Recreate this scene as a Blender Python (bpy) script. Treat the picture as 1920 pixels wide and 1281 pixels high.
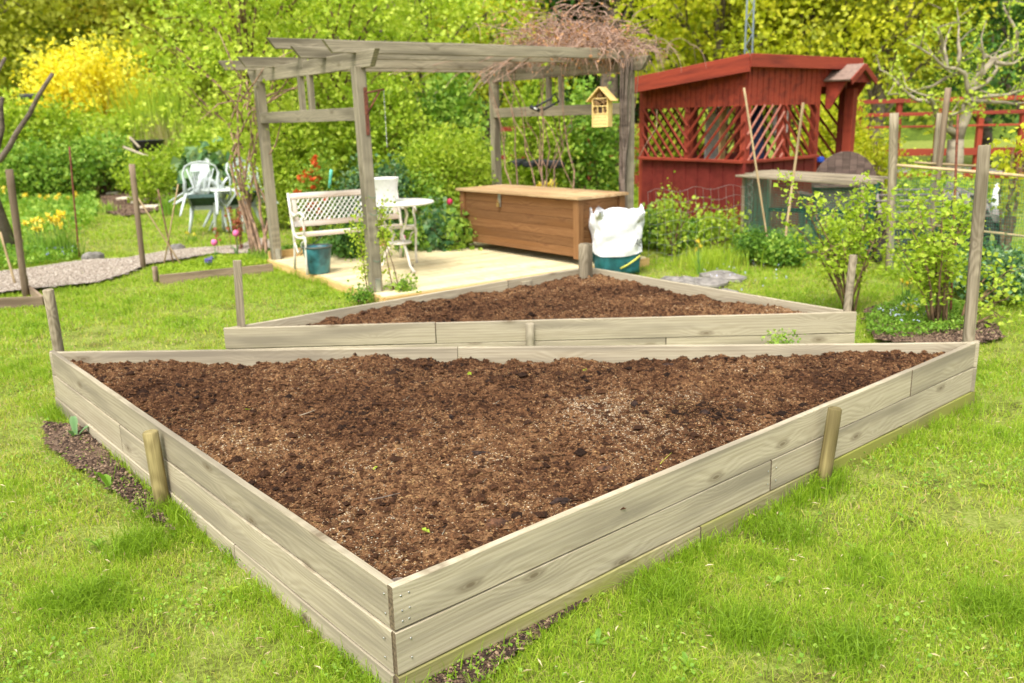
import bpy, math, random
import numpy as np
from mathutils import Matrix, Vector
for o in list(bpy.data.objects): bpy.data.objects.remove(o)
S = bpy.context.scene
COL = S.collection
R = math.radians
rng = np.random.default_rng(7)
random.seed(7)
# ------------------------------------------------------------------ camera
H = 1.65; PITCH = R(14.5); ROLL = -0.026; FPX = 1621.0
cd = bpy.data.cameras.new("Camera"); cam = bpy.data.objects.new("Camera", cd); COL.objects.link(cam)
cam.matrix_world = Matrix.Translation((0, 0, H)) @ Matrix.Rotation(math.pi/2-PITCH, 4, 'X') @ Matrix.Rotation(ROLL, 4, 'Z')
cd.sensor_width = 36; cd.lens = FPX/1920*36; cd.clip_end = 500; cd.clip_start = .05
cd.dof.use_dof = True; cd.dof.focus_distance = 3.1; cd.dof.aperture_fstop = 3.0
S.camera = cam
# ------------------------------------------------------------------ world, sun, exposure
SUN_EL, SUN_AZ = R(58), R(200)        # azimuth measured clockwise from +Y
W = bpy.data.worlds.new("World"); S.world = W; W.use_nodes = True
nt = W.node_tree; nt.nodes.clear()
sky = nt.nodes.new('ShaderNodeTexSky'); sky.sky_type = 'NISHITA'; sky.sun_disc = False
sky.sun_elevation = SUN_EL; sky.sun_rotation = SUN_AZ; sky.dust_density = 4.0; sky.ozone_density = .6
hs = nt.nodes.new('ShaderNodeHueSaturation'); hs.inputs['Saturation'].default_value = .22
bg = nt.nodes.new('ShaderNodeBackground'); bg.inputs[1].default_value = .15
wo = nt.nodes.new('ShaderNodeOutputWorld')
nt.links.new(sky.outputs[0], hs.inputs['Color']); nt.links.new(hs.outputs[0], bg.inputs[0]); nt.links.new(bg.outputs[0], wo.inputs[0])
sl = bpy.data.lights.new("Sun", 'SUN'); sl.energy = 1.5; sl.angle = R(22); sl.color = (1, .95, .86)
sun = bpy.data.objects.new("Sun", sl); COL.objects.link(sun)
sd = Vector((math.sin(SUN_AZ)*math.cos(SUN_EL), math.cos(SUN_AZ)*math.cos(SUN_EL), math.sin(SUN_EL)))
sun.rotation_euler = sd.to_track_quat('Z', 'Y').to_euler()
S.render.engine = 'CYCLES'
S.view_settings.view_transform = 'Standard'; S.view_settings.look = 'None'
S.view_settings.exposure = 1.1; S.view_settings.gamma = 1
S.cycles.max_bounces = 6; S.cycles.transparent_max_bounces = 4
# ------------------------------------------------------------------ survey helpers (pixel of the photo -> point of the place)
_M = np.array(cam.matrix_world.to_3x3())
def ray(x, y): return _M @ np.array([(x-960)/FPX, -(y-640.5)/FPX, -1.0])
def G(x, y, z=0.0):
    d = ray(x, y); return Vector(np.array([0, 0, H]) + d*((z-H)/d[2]))
def D(x, y, Y):
    d = ray(x, y); return Vector(np.array([0, 0, H]) + d*(Y/d[1]))
def V(*a): return Vector(a)
# ------------------------------------------------------------------ noise
_T = np.random.default_rng(3).random((256, 256))
def vn(x, y, s=0):
    x = np.asarray(x, float)+s*17.3; y = np.asarray(y, float)+s*31.7
    xi = np.floor(x).astype(int); yi = np.floor(y).astype(int); fx = x-xi; fy = y-yi
    fx = fx*fx*(3-2*fx); fy = fy*fy*(3-2*fy)
    a = _T[xi & 255, yi & 255]; b = _T[(xi+1) & 255, yi & 255]; c = _T[xi & 255, (yi+1) & 255]; d = _T[(xi+1) & 255, (yi+1) & 255]
    return (a*(1-fx)+b*fx)*(1-fy)+(c*(1-fx)+d*fx)*fy
def fbm(x, y, o=4, s=0):
    t = 0; a = .5
    for i in range(o): t = t+a*vn(x*2**i, y*2**i, s+i); a *= .5
    return t
def inpoly(px, py, poly):
    px = np.asarray(px); py = np.asarray(py); c = np.zeros(px.shape, bool); n = len(poly)
    for i in range(n):
        x0, y0 = poly[i][0], poly[i][1]; x1, y1 = poly[i-1][0], poly[i-1][1]
        if y0 == y1: continue
        c ^= ((y0 > py) != (y1 > py)) & (px < (x1-x0)*(py-y0)/(y1-y0)+x0)
    return c
def dip(X, Y):
    n, r_, l = (-.37, 2.265), (2.71, 4.83), (-2.86, 5.17); D_ = 9
    def seg(a, b):
        ax, ay = a; bx, by = b; t = np.clip(((X-ax)*(bx-ax)+(Y-ay)*(by-ay))/((bx-ax)**2+(by-ay)**2), 0, 1); return np.hypot(X-ax-t*(bx-ax), Y-ay-t*(by-ay))
    return -.040*np.exp(-(np.minimum(seg(n, r_), seg(n, l)+.15)/.9)**2)
def gz(X, Y): return (fbm(X*.8, Y*.8, 3)-.45)*.05*(np.hypot(X, Y) < 40)-.02+dip(X, Y)
# ------------------------------------------------------------------ materials
MATS = {}
def nmat(name):
    m = bpy.data.materials.new(name); m.use_nodes = True; t = m.node_tree; b = t.nodes['Principled BSDF']; MATS[name] = m
    return m, t, b
def N(t, typ, **k):
    n = t.nodes.new(typ)
    for a, v in k.items():
        if a.startswith('i_'):
            key = a[2:]; n.inputs[int(key) if key.isdigit() else key.replace('_', ' ')].default_value = v
        else: setattr(n, a, v)
    return n
def ramp(t, fac, stops):
    r = t.nodes.new('ShaderNodeValToRGB'); e = r.color_ramp.elements
    while len(e) < len(stops): e.new(.5)
    for q, (p, c) in zip(e, stops): q.position = p; q.color = (*c, 1) if len(c) == 3 else c
    t.links.new(fac, r.inputs[0]); return r.outputs[0]
def mixc(t, fac, a, b, blend='MIX'):
    m = t.nodes.new('ShaderNodeMix'); m.data_type = 'RGBA'; m.blend_type = blend
    for i, v in ((0, fac), (6, a), (7, b)):
        if hasattr(v, 'is_linked') or hasattr(v, 'links'): t.links.new(v, m.inputs[i])
        else: m.inputs[i].default_value = v if i == 0 else (*v, 1)
    return m.outputs[2]
def bump(t, b, h, strength=.4, dist=.01):
    n = N(t, 'ShaderNodeBump', i_Strength=min(1.0, strength*1.3), i_Distance=dist); t.links.new(h, n.inputs['Height']); t.links.new(n.outputs[0], b.inputs['Normal'])
def plain(name, c, rough=.6, metal=0, noise=.12, nscale=20, spec=.4):
    m, t, b = nmat(name); b.inputs['Roughness'].default_value = rough; b.inputs['Metallic'].default_value = metal
    b.inputs['Specular IOR Level'].default_value = spec
    tc = N(t, 'ShaderNodeTexCoord'); n = N(t, 'ShaderNodeTexNoise', i_Scale=nscale, i_Detail=5.0); t.links.new(tc.outputs['Object'], n.inputs['Vector'])
    k0 = tuple(x*(1-noise*2) for x in c); k1 = tuple(min(1, x*(1+noise)) for x in c)
    t.links.new(ramp(t, n.outputs[0], [(.3, k0), (.65, k1)]), b.inputs['Base Color'])
    bump(t, b, n.outputs[0], .15, .004); return m
def wood(name, light, dark, knot=None, stain=None, gs=1.0, rough=.8, moss=0.0, mosscol=(.25, .255, .05)):
    m, t, b = nmat(name); b.inputs['Roughness'].default_value = rough; b.inputs['Specular IOR Level'].default_value = .2
    tc = N(t, 'ShaderNodeTexCoord'); oi = N(t, 'ShaderNodeObjectInfo')
    mu = N(t, 'ShaderNodeVectorMath', operation='SCALE'); mu.inputs[0].default_value = (13.7, 5.1, 7.7); t.links.new(oi.outputs['Random'], mu.inputs['Scale'])
    ad = N(t, 'ShaderNodeVectorMath', operation='ADD'); t.links.new(tc.outputs['Object'], ad.inputs[0]); t.links.new(mu.outputs[0], ad.inputs[1])
    def mp(s):
        q = N(t, 'ShaderNodeMapping'); q.inputs['Scale'].default_value = s; t.links.new(ad.outputs[0], q.inputs[0]); return q.outputs[0]
    # knots warp the grain
    kn = N(t, 'ShaderNodeTexVoronoi', voronoi_dimensions='2D', i_Scale=1.0, i_Randomness=1.0); sp_ = N(t, 'ShaderNodeSeparateXYZ'); cb_ = N(t, 'ShaderNodeCombineXYZ'); t.links.new(mp((2.2, 1, 6.0)), sp_.inputs[0])
    t.links.new(sp_.outputs[0], cb_.inputs[0]); t.links.new(sp_.outputs[2], cb_.inputs[1]); t.links.new(cb_.outputs[0], kn.inputs['Vector'])
    kr = ramp(t, kn.outputs['Distance'], [(.0, (1, 1, 1)), (.10, (.55, .55, .55)), (.42, (0, 0, 0))])
    n1 = N(t, 'ShaderNodeTexNoise', i_Scale=1.0, i_Detail=6.0, i_Roughness=.6, i_Distortion=.12); t.links.new(mp((.9*gs, 44*gs, 52*gs)), n1.inputs['Vector'])
    n2 = N(t, 'ShaderNodeTexNoise', i_Scale=1.0, i_Detail=3.0); t.links.new(mp((7*gs, 160*gs, 190*gs)), n2.inputs['Vector'])
    wv = N(t, 'ShaderNodeTexWave', bands_direction='Z', i_Scale=16.0*gs, i_Distortion=2.5, i_Detail=2.0, i_Detail_Scale=.8)
    q = N(t, 'ShaderNodeMapping'); q.inputs['Scale'].default_value = (.10, 1, 1); t.links.new(ad.outputs[0], q.inputs[0])
    w2 = N(t, 'ShaderNodeVectorMath', operation='MULTIPLY_ADD'); w2.inputs[1].default_value = (.0, .05, .07)
    t.links.new(kr, w2.inputs[0]); t.links.new(q.outputs[0], w2.inputs[2]); t.links.new(w2.outputs[0], wv.inputs['Vector'])
    a = N(t, 'ShaderNodeMath', operation='MULTIPLY_ADD'); a.inputs[1].default_value = .42; t.links.new(n1.outputs[0], a.inputs[0])
    a2 = N(t, 'ShaderNodeMath', operation='MULTIPLY'); a2.inputs[1].default_value = .12; t.links.new(wv.outputs['Fac'], a2.inputs[0])
    a3 = N(t, 'ShaderNodeMath', operation='MULTIPLY_ADD'); a3.inputs[1].default_value = .34; t.links.new(n2.outputs[0], a3.inputs[0]); t.links.new(a2.outputs[0], a3.inputs[2]); t.links.new(a3.outputs[0], a.inputs[2])
    mid = tuple((x+y)/2 for x, y in zip(light, dark))
    col = ramp(t, a.outputs[0], [(.33, dark), (.43, mid), (.54, light)])
    st = N(t, 'ShaderNodeTexNoise', i_Scale=1.0, i_Detail=4.0); t.links.new(mp((.9, 9, 9)), st.inputs['Vector'])
    sf = ramp(t, st.outputs[0], [(.46, (0, 0, 0)), (.64, (.9, .9, .9))])
    col = mixc(t, sf, col, stain or tuple(x*.62 for x in dark))
    # per object shade
    br = N(t, 'ShaderNodeMapRange'); br.inputs[3].default_value = .80; br.inputs[4].default_value = 1.12; t.links.new(oi.outputs['Random'], br.inputs[0])
    cc = N(t, 'ShaderNodeCombineColor'); [t.links.new(br.outputs[0], cc.inputs[i]) for i in range(3)]
    col = mixc(t, 1.0, col, cc.outputs[0], 'MULTIPLY')
    if knot:
        kr2 = ramp(t, kn.outputs['Distance'], [(.03, (.8, .8, .8)), (.055, (.35, .35, .35)), (.075, (.5, .5, .5)), (.15, (0, 0, 0))])
        vc = N(t, 'ShaderNodeSeparateColor'); t.links.new(kn.outputs['Color'], vc.inputs[0])
        gt = N(t, 'ShaderNodeMath', operation='GREATER_THAN'); gt.inputs[1].default_value = .62; t.links.new(vc.outputs[0], gt.inputs[0])
        mm = N(t, 'ShaderNodeMath', operation='MULTIPLY'); t.links.new(kr2, mm.inputs[0]); t.links.new(gt.outputs[0], mm.inputs[1])
        col = mixc(t, mm.outputs[0], col, knot)
    if moss:
        mn = N(t, 'ShaderNodeTexNoise', i_Scale=1.0, i_Detail=5.0); t.links.new(mp((1.3, 5, 5)), mn.inputs['Vector'])
        mf = ramp(t, mn.outputs[0], [(.42, (0, 0, 0)), (.62, (moss, moss, moss))]); col = mixc(t, mf, col, mosscol)
    t.links.new(col, b.inputs['Base Color']); bump(t, b, a.outputs[0], .35, .003); return m
def leafmat(name, stops, trans=.4, rough=.55, spec=.3):
    m, t, b = nmat(name); at = N(t, 'ShaderNodeAttribute', attribute_name='tint')
    c = ramp(t, at.outputs['Fac'], stops); t.links.new(c, b.inputs['Base Color']); b.inputs['Roughness'].default_value = rough
    b.inputs['Specular IOR Level'].default_value = spec
    tr = N(t, 'ShaderNodeBsdfTranslucent'); tcol = mixc(t, 1.0, c, (1.0, 1.0, .55), 'MULTIPLY'); t.links.new(tcol, tr.inputs[0])
    mx = N(t, 'ShaderNodeMixShader', i_0=trans); t.links.new(b.outputs[0], mx.inputs[1]); t.links.new(tr.outputs[0], mx.inputs[2])
    t.links.new(mx.outputs[0], t.nodes['Material Output'].inputs[0]); return m
M_board = wood('weathered_pine', (.455, .395, .28), (.335, .285, .19), (.13, .095, .055), (.245, .21, .15), gs=1.0)
M_boardmoss = wood('mossy_pine', (.38, .325, .19), (.25, .205, .11), (.11, .08, .04), moss=.9)
M_end = plain('end_grain', (.15, .11, .065), .9, noise=.3, nscale=90)
M_stake = wood('green_stake', (.33, .27, .115), (.18, .14, .055), None)
M_stakeg = wood('grey_stake', (.38, .32, .22), (.18, .145, .09), None)
M_perg = wood('pergola_wood', (.34, .295, .205), (.20, .17, .115), (.11, .09, .05))
M_deck = wood('new_deck', (.74, .65, .40), (.54, .44, .25), (.40, .28, .12), stain=(.62, .50, .28))
M_curb = wood('curb_pine', (.66, .45, .19), (.48, .30, .11), (.3, .17, .06), stain=(.42, .25, .09))
M_chest = wood('stained_chest', (.25, .125, .050), (.14, .062, .022), (.12, .05, .02), stain=(.20, .09, .03))
M_lid = wood('chest_lid', (.60, .43, .24), (.42, .26, .12), (.25, .13, .05), stain=(.34, .20, .09))
M_edge = wood('old_edging', (.36, .27, .18), (.22, .155, .10), None)
M_bamboo = wood('bamboo_cane', (.50, .38, .21), (.34, .24, .12), None)
M_redwood = wood('red_paint', (.36, .062, .032), (.26, .041, .022), None, stain=(.18, .032, .02), rough=.7)
M_reddark = wood('red_paint_wall', (.24, .036, .028), (.18, .024, .020), None, stain=(.16, .022, .018), rough=.65)
M_peel = wood('peeling_red', (.42, .22, .16), (.30, .06, .04), None, stain=(.36, .09, .06))
M_rooftop = plain('roof_felt', (.25, .17, .13), .9)
M_brown = wood('brown_slats', (.19, .13, .105), (.12, .082, .066), None)
M_blackwood = wood('black_slats', (.075, .06, .05), (.03, .025, .022), None)
M_greyslat = wood('grey_slats', (.30, .26, .23), (.18, .15, .13), None)
M_mesh = plain('green_mesh', (.06, .22, .15), .5)
M_wire = plain('wire', (.42, .44, .42), .4, .6)
M_white = plain('white_paint', (.84, .82, .76), .45, noise=.05, nscale=30)
M_iron = plain('white_iron', (.72, .67, .58), .5, noise=.14, nscale=14)
M_benchwood = wood('bench_wood', (.62, .52, .42), (.46, .35, .26), None, stain=(.74, .71, .65))
M_plastic = plain('grey_plastic', (.58, .63, .63), .5, noise=.07, nscale=6)
M_plasticw = plain('white_plastic', (.78, .80, .78), .45, noise=.05)
M_under = plain('dark_underside', (.030, .065, .055), .75, noise=.3, nscale=14)  # seat underside, much darker and greener than the seat
M_pot = plain('blue_glaze', (.035, .16, .19), .28, noise=.45, nscale=7, spec=.6)
M_potrim = plain('pot_rim', (.08, .10, .08), .5)
M_rust = plain('rust', (.17, .055, .030), .85, noise=.3, nscale=40)
M_steel = plain('steel', (.5, .5, .48), .35, .8)
M_black = plain('black_plastic', (.02, .021, .023), .45)
M_bagw = plain('white_bag', (.72, .72, .73), .6, noise=.10, nscale=9)
M_bagg = plain('green_bag', (.010, .095, .10), .55, noise=.25, nscale=12)
M_yell = plain('yellow_band', (.55, .52, .08), .6)
M_stone = plain('grey_stone', (.23, .21, .185), .9, noise=.25, nscale=12)
M_paver = plain('pale_paver', (.62, .55, .42), .9, noise=.15, nscale=9)
M_hotel = wood('insect_hotel_wood', (.80, .60, .25), (.66, .46, .16), None, stain=(.62, .42, .14))
M_holeshade = plain('hole_shade', (.05, .03, .015), .9)  # dark brown that stands in for the shade inside holes and slots
M_bamboocut = plain('cut_bamboo', (.36, .22, .09), .8, noise=.4, nscale=80)
M_mast = plain('grey_blue_mast', (.20, .25, .28), .5)
M_bark = wood('bark', (.24, .19, .15), (.11, .082, .062), None, gs=2.0, rough=.95)
M_barklight = wood('pale_bark', (.46, .40, .29), (.28, .23, .16), None, gs=2.0, rough=.95)
M_stem = plain('brown_stem', (.20, .12, .065), .9, noise=.3)
M_vine = plain('vine_bark', (.36, .225, .15), .9, noise=.3)
M_twig = plain('dry_twig', (.40, .26, .19), .9, noise=.25)
M_navy = plain('navy_cloth', (.012, .022, .06), .8)
M_cloth = plain('white_cloth', (.72, .70, .66), .8)
M_orange = plain('orange_cloth', (.6, .2, .04), .8)
M_blue = plain('blue_plastic', (.02, .06, .35), .4)
M_turq = plain('turquoise_plastic', (.12, .50, .38), .5)
M_grout = plain('concrete', (.47, .44, .40), .95, noise=.12)
YG = [(0, (.16, .26, .018)), (.5, (.38, .53, .038)), (1, (.62, .72, .10))]
L_bright = leafmat('leaf_bright', YG, .5)
L_green = leafmat('leaf_green', [(0, (.07, .17, .022)), (.5, (.20, .37, .035)), (1, (.42, .57, .09))])
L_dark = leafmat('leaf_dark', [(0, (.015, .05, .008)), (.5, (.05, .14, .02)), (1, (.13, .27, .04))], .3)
L_olive = leafmat('leaf_olive', [(0, (.20, .25, .024)), (.5, (.40, .46, .04)), (1, (.56, .58, .08))], .5)
L_gold = leafmat('leaf_gold', [(0, (.24, .30, .014)), (.5, (.48, .54, .026)), (1, (.70, .68, .05))], .5)
L_amber = leafmat('leaf_amber', [(0, (.22, .20, .02)), (.5, (.42, .38, .03)), (1, (.56, .50, .05))])
L_yellow = leafmat('forsythia_petals', [(0, (.62, .50, .012)), (.4, (.88, .76, .03)), (1, (.95, .92, .14))], .4)
L_daff = leafmat('daffodil_petals', [(0, (.85, .62, .02)), (1, (.95, .86, .20))], .3)
L_red = leafmat('azalea_petals', [(0, (.55, .06, .015)), (1, (.80, .16, .04))], .3)
L_pink = leafmat('tulip_petals', [(0, (.75, .10, .22)), (1, (.88, .28, .42))], .3)
L_purple = leafmat('purple_petals', [(0, (.12, .06, .35)), (1, (.30, .28, .75))], .2)
L_brownbud = leafmat('brown_buds', [(0, (.36, .17, .08)), (1, (.62, .33, .14))], .3)
L_rusty = leafmat('rust_leaves', [(0, (.22, .05, .02)), (1, (.48, .17, .08))], .2)
L_reed = leafmat('reed_blades', [(0, (.20, .22, .04)), (.5, (.40, .36, .13)), (1, (.50, .42, .20))], .3)
L_blue = leafmat('bluegreen_leaf', [(0, (.05, .14, .05)), (.5, (.14, .28, .10)), (1, (.38, .50, .28))], .3)
L_grass = leafmat('grass_blades', [(0, (.15, .26, .014)), (.38, (.29, .455, .026)), (.70, (.42, .555, .050)), (.88, (.58, .55, .12)), (1, (.56, .44, .22))], .45, .5)
L_straw = leafmat('straw', [(0, (.40, .30, .14)), (1, (.72, .62, .40))], .2)
def soilmat():
    m, t, b = nmat('peat_soil'); b.inputs['Roughness'].default_value = .95; b.inputs['Specular IOR Level'].default_value = .15
    at = N(t, 'ShaderNodeAttribute', attribute_name='tint')
    c = ramp(t, at.outputs['Fac'], [(0, (.018, .010, .007)), (.25, (.070, .032, .016)), (.5, (.155, .078, .038)), (.72, (.26, .148, .074)), (.86, (.42, .28, .13)), (1, (.70, .64, .50))])
    tc = N(t, 'ShaderNodeTexCoord'); n = N(t, 'ShaderNodeTexNoise', i_Scale=90.0, i_Detail=6.0, i_Roughness=.75); t.links.new(tc.outputs['Object'], n.inputs['Vector'])
    k = ramp(t, n.outputs[0], [(.30, (.38, .34, .32)), (.5, (.95, .92, .88)), (.68, (1.7, 1.55, 1.3))])
    c = mixc(t, 1.0, c, k, 'MULTIPLY'); t.links.new(c, b.inputs['Base Color']); bump(t, b, n.outputs[0], .9, .012); return m
M_soil = soilmat()
def groundmat(name, stops, scale, bs=.6):
    m, t, b = nmat(name); b.inputs['Roughness'].default_value = .95; b.inputs['Specular IOR Level'].default_value = .1
    tc = N(t, 'ShaderNodeTexCoord'); n = N(t, 'ShaderNodeTexNoise', i_Scale=scale, i_Detail=10.0, i_Roughness=.7); t.links.new(tc.outputs['Object'], n.inputs['Vector'])
    n2 = N(t, 'ShaderNodeTexNoise', i_Scale=scale*12, i_Detail=5.0, i_Roughness=.7); t.links.new(tc.outputs['Object'], n2.inputs['Vector'])
    a = N(t, 'ShaderNodeMath', operation='MULTIPLY_ADD'); a.inputs[1].default_value = .5; t.links.new(n2.outputs[0], a.inputs[0])
    a2 = N(t, 'ShaderNodeMath', operation='MULTIPLY'); a2.inputs[1].default_value = .5; t.links.new(n.outputs[0], a2.inputs[0]); t.links.new(a2.outputs[0], a.inputs[2])
    t.links.new(ramp(t, a.outputs[0], stops), b.inputs['Base Color']); bump(t, b, n2.outputs[0], bs, .03); return m
M_lawn = groundmat('lawn_soil', [(.36, (.08, .06, .025)), (.46, (.17, .20, .035)), (.54, (.27, .33, .06)), (.63, (.38, .36, .13))], 5)
M_gravel = groundmat('gravel', [(.35, (.18, .14, .11)), (.5, (.34, .28, .22)), (.62, (.50, .44, .36))], 9)
M_mulch = groundmat('mulch', [(.35, (.06, .035, .022)), (.5, (.17, .11, .075)), (.64, (.36, .27, .19))], 7)
M_hill = groundmat('hill_undergrowth', [(.36, (.04, .06, .01)), (.5, (.10, .15, .02)), (.66, (.20, .26, .03))], .5)
# ------------------------------------------------------------------ objects
def wm(o): return (wm(o.parent) if o.parent else Matrix.Identity(4)) @ o.matrix_basis
def tag(o, label=None, cat=None, group=None, kind=None):
    for k, v in (('label', label), ('category', cat), ('group', group), ('kind', kind)):
        if v: o[k] = v
    return o
def root(name, label, cat, loc, group=None, rz=0):
    o = bpy.data.objects.new(name, None); COL.objects.link(o); o.empty_display_size = .1
    o.matrix_basis = Matrix.Translation(loc) @ Matrix.Rotation(rz, 4, 'Z')
    return tag(o, label, cat, group)
def link(me, name, mat, parent=None, Mw=None):
    o = bpy.data.objects.new(name, me); COL.objects.link(o)
    if mat and not me.materials: me.materials.append(mat)
    Mw = Mw or Matrix.Identity(4)
    if parent: o.parent = parent; o.matrix_basis = wm(parent).inverted() @ Mw
    else: o.matrix_basis = Mw
    return o
def npmesh(name, Vt, F, tint=None, smooth=False):
    me = bpy.data.meshes.new(name); Vt = np.asarray(Vt, np.float32); F = np.asarray(F, np.int32); k = F.shape[1]
    me.vertices.add(len(Vt)); me.vertices.foreach_set('co', Vt.ravel())
    me.loops.add(F.size); me.loops.foreach_set('vertex_index', F.ravel())
    me.polygons.add(len(F)); me.polygons.foreach_set('loop_start', np.arange(0, F.size, k, dtype=np.int32))
    me.polygons.foreach_set('loop_total', np.full(len(F), k, np.int32))
    me.polygons.foreach_set('use_smooth', np.full(len(F), smooth))
    me.update(calc_edges=True)
    if tint is not None:
        a = me.attributes.new('tint', 'FLOAT', 'POINT'); a.data.foreach_set('value', np.asarray(tint, np.float32))
    return me
class MB:
    def __init__(s): s.v = []; s.f = []; s.mi = []; s.sm = []
    def add(s, vs, fs, mi=0, sm=False):
        b = len(s.v); s.v += [Vector(q) for q in vs]; s.f += [tuple(i+b for i in q) for q in fs]; s.mi += [mi]*len(fs); s.sm += [sm]*len(fs)
    def box(s, c, size, M=None, mi=0, bev=0.0):
        hx, hy, hz = [q/2 for q in size]; c = Vector(c); M = M or Matrix.Identity(3); e = bev
        if e <= 0:
            vs = [c+M@V(x*hx, y*hy, z*hz) for x in (-1, 1) for y in (-1, 1) for z in (-1, 1)]
            s.add(vs, [(0, 1, 3, 2), (4, 6, 7, 5), (0, 4, 5, 1), (2, 3, 7, 6), (0, 2, 6, 4), (1, 5, 7, 3)], mi)
        else:
            ring = [(hx-e, -hy), (hx, -hy+e), (hx, hy-e), (hx-e, hy), (-hx+e, hy), (-hx, hy-e), (-hx, -hy+e), (-hx+e, -hy)]
            k = max(0, 1-e/max(hx, hy)); vs = []
            for z, q in ((-hz, e), (-hz+e, 0), (hz-e, 0), (hz, e)):
                for x, y in ring: vs.append(c+M@V(x-math.copysign(min(q, abs(x)), x), y-math.copysign(min(q, abs(y)), y), z))
            fs = [(i*8+j, i*8+(j+1) % 8, (i+1)*8+(j+1) % 8, (i+1)*8+j) for i in range(3) for j in range(8)]
            fs += [tuple(range(7, -1, -1)), tuple(range(24, 32))]; s.add(vs, fs, mi)
    def tube(s, pts, r, n=6, mi=0, cap=True, flat=1.0, up=None):
        pts = [Vector(p) for p in pts]; m = len(pts); rr = r if isinstance(r, (list, tuple)) else [r]*m; vs = []
        ref = Vector(up) if up else V(.13, .29, 1).normalized()
        for i, p in enumerate(pts):
            d = (pts[min(i+1, m-1)]-pts[max(i-1, 0)]).normalized()
            a = d.cross(ref)
            if a.length < 1e-3: a = d.cross(V(1, .2, 0))
            a.normalize(); b = a.cross(d)
            for j in range(n):
                t = 2*math.pi*j/n; vs.append(p+(a*math.cos(t)+b*math.sin(t)*flat)*rr[i])
        fs = [(i*n+j, i*n+(j+1) % n, (i+1)*n+(j+1) % n, (i+1)*n+j) for i in range(m-1) for j in range(n)]
        if cap: fs += [tuple(range(n-1, -1, -1)), tuple(range((m-1)*n, m*n))]
        s.add(vs, fs, mi, n > 4)
    def lathe(s, prof, c=(0, 0, 0), n=32, mi=0, close=True):
        c = Vector(c); vs = [c+V(r*math.cos(2*math.pi*j/n), r*math.sin(2*math.pi*j/n), z) for r, z in prof for j in range(n)]
        m = len(prof); fs = [(i*n+j, i*n+(j+1) % n, (i+1)*n+(j+1) % n, (i+1)*n+j) for i in range(m-1) for j in range(n)]
        if close: fs += [tuple(range(n-1, -1, -1)), tuple(range((m-1)*n, m*n))]
        s.add(vs, fs, mi, True)
    def quadprism(s, poly, z0, z1, mi=0):
        n = len(poly); vs = [V(p[0], p[1], z0) for p in poly]+[V(p[0], p[1], z1) for p in poly]
        s.add(vs, [tuple(range(n-1, -1, -1)), tuple(range(n, 2*n))]+[(i, (i+1) % n, n+(i+1) % n, n+i) for i in range(n)], mi)
    def panel(s, pts, th, nrm, mi=0):     # closed slab: outline pts, thickness along nrm
        n = len(pts); nrm = Vector(nrm)*th; vs = [Vector(p) for p in pts]+[Vector(p)+nrm for p in pts]
        s.add(vs, [tuple(range(n-1, -1, -1)), tuple(range(n, 2*n))]+[(i, (i+1) % n, n+(i+1) % n, n+i) for i in range(n)], mi)
    def build(s, name, mat, parent=None, origin=None, local=False):
        if not s.v: return None
        me = bpy.data.meshes.new(name)
        for q in (mat if isinstance(mat, (list, tuple)) else [mat]): me.materials.append(q)
        if local: org = V(0, 0, 0)
        elif origin is not None: org = Vector(origin)
        elif parent: org = wm(parent).translation
        else:
            org = sum(s.v, V(0, 0, 0))/len(s.v); org.z = min(q.z for q in s.v)
        me.from_pydata([v-org for v in s.v], [], s.f); me.polygons.foreach_set('material_index', s.mi); me.polygons.foreach_set('use_smooth', s.sm); me.update()
        o = bpy.data.objects.new(name, me); COL.objects.link(o)
        if local:
            if parent: o.parent = parent
        elif parent: o.parent = parent; o.matrix_basis = wm(parent).inverted() @ Matrix.Translation(org)
        else: o.matrix_basis = Matrix.Translation(org)
        return o
def frame(p0, p1, up=(0, 0, 1)):
    p0 = Vector(p0); X = (Vector(p1)-p0).normalized(); u = Vector(up); Z = (u-X*u.dot(X))
    if Z.length < 1e-4: Z = V(0, 1, 0)-X*X.y
    Z.normalize(); Y = Z.cross(X); M = Matrix((X, Y, Z)).transposed().to_4x4(); M.translation = p0; return M
def beam(name, p0, p1, w, h, mat, parent=None, up=(0, 0, 1), ch=.004, jit=.0015, cut=(0, 0), nseg=None, label=None, warp=0.0):
    """bar with local x along its length, w = local y, h = local z"""
    L = (Vector(p1)-Vector(p0)).length; n = nseg or max(2, int(L/.25)); rr = random.Random(hash((round(L, 3), round(w, 3), len(bpy.data.objects))) & 0xffff)
    sec = [(w/2-ch, -h/2), (w/2, -h/2+ch), (w/2, h/2-ch), (w/2-ch, h/2), (-w/2+ch, h/2), (-w/2, h/2-ch), (-w/2, -h/2+ch), (-w/2+ch, -h/2)]
    vs = []; ph = rr.random()*6
    for i in range(n+1):
        x = L*i/n; oy = warp*math.sin(ph+x*1.7)+rr.uniform(-jit, jit); oz = rr.uniform(-jit, jit)
        for y, z in sec:
            xx = x
            if i == 0: xx = cut[0]*(h/2-z)
            if i == n: xx = L-cut[1]*(h/2-z)
            vs.append((xx, y+oy, z+oz+rr.uniform(-jit, jit)*.4))
    fs = [(i*8+j, (i+1)*8+j, (i+1)*8+(j+1) % 8, i*8+(j+1) % 8) for i in range(n) for j in range(8)]
    fs += [tuple(range(8)), tuple(range(n*8+7, n*8-1, -1))]
    me = bpy.data.meshes.new(name); me.from_pydata(vs, [], fs); me.update()
    me.materials.append(mat)
    if name == 'board': me.materials.append(M_end); me.polygons[-1].material_index = 1; me.polygons[-2].material_index = 1
    o = link(me, name, mat, parent, frame(p0, p1, up))
    if label: o['label'] = label
    return o
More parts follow.
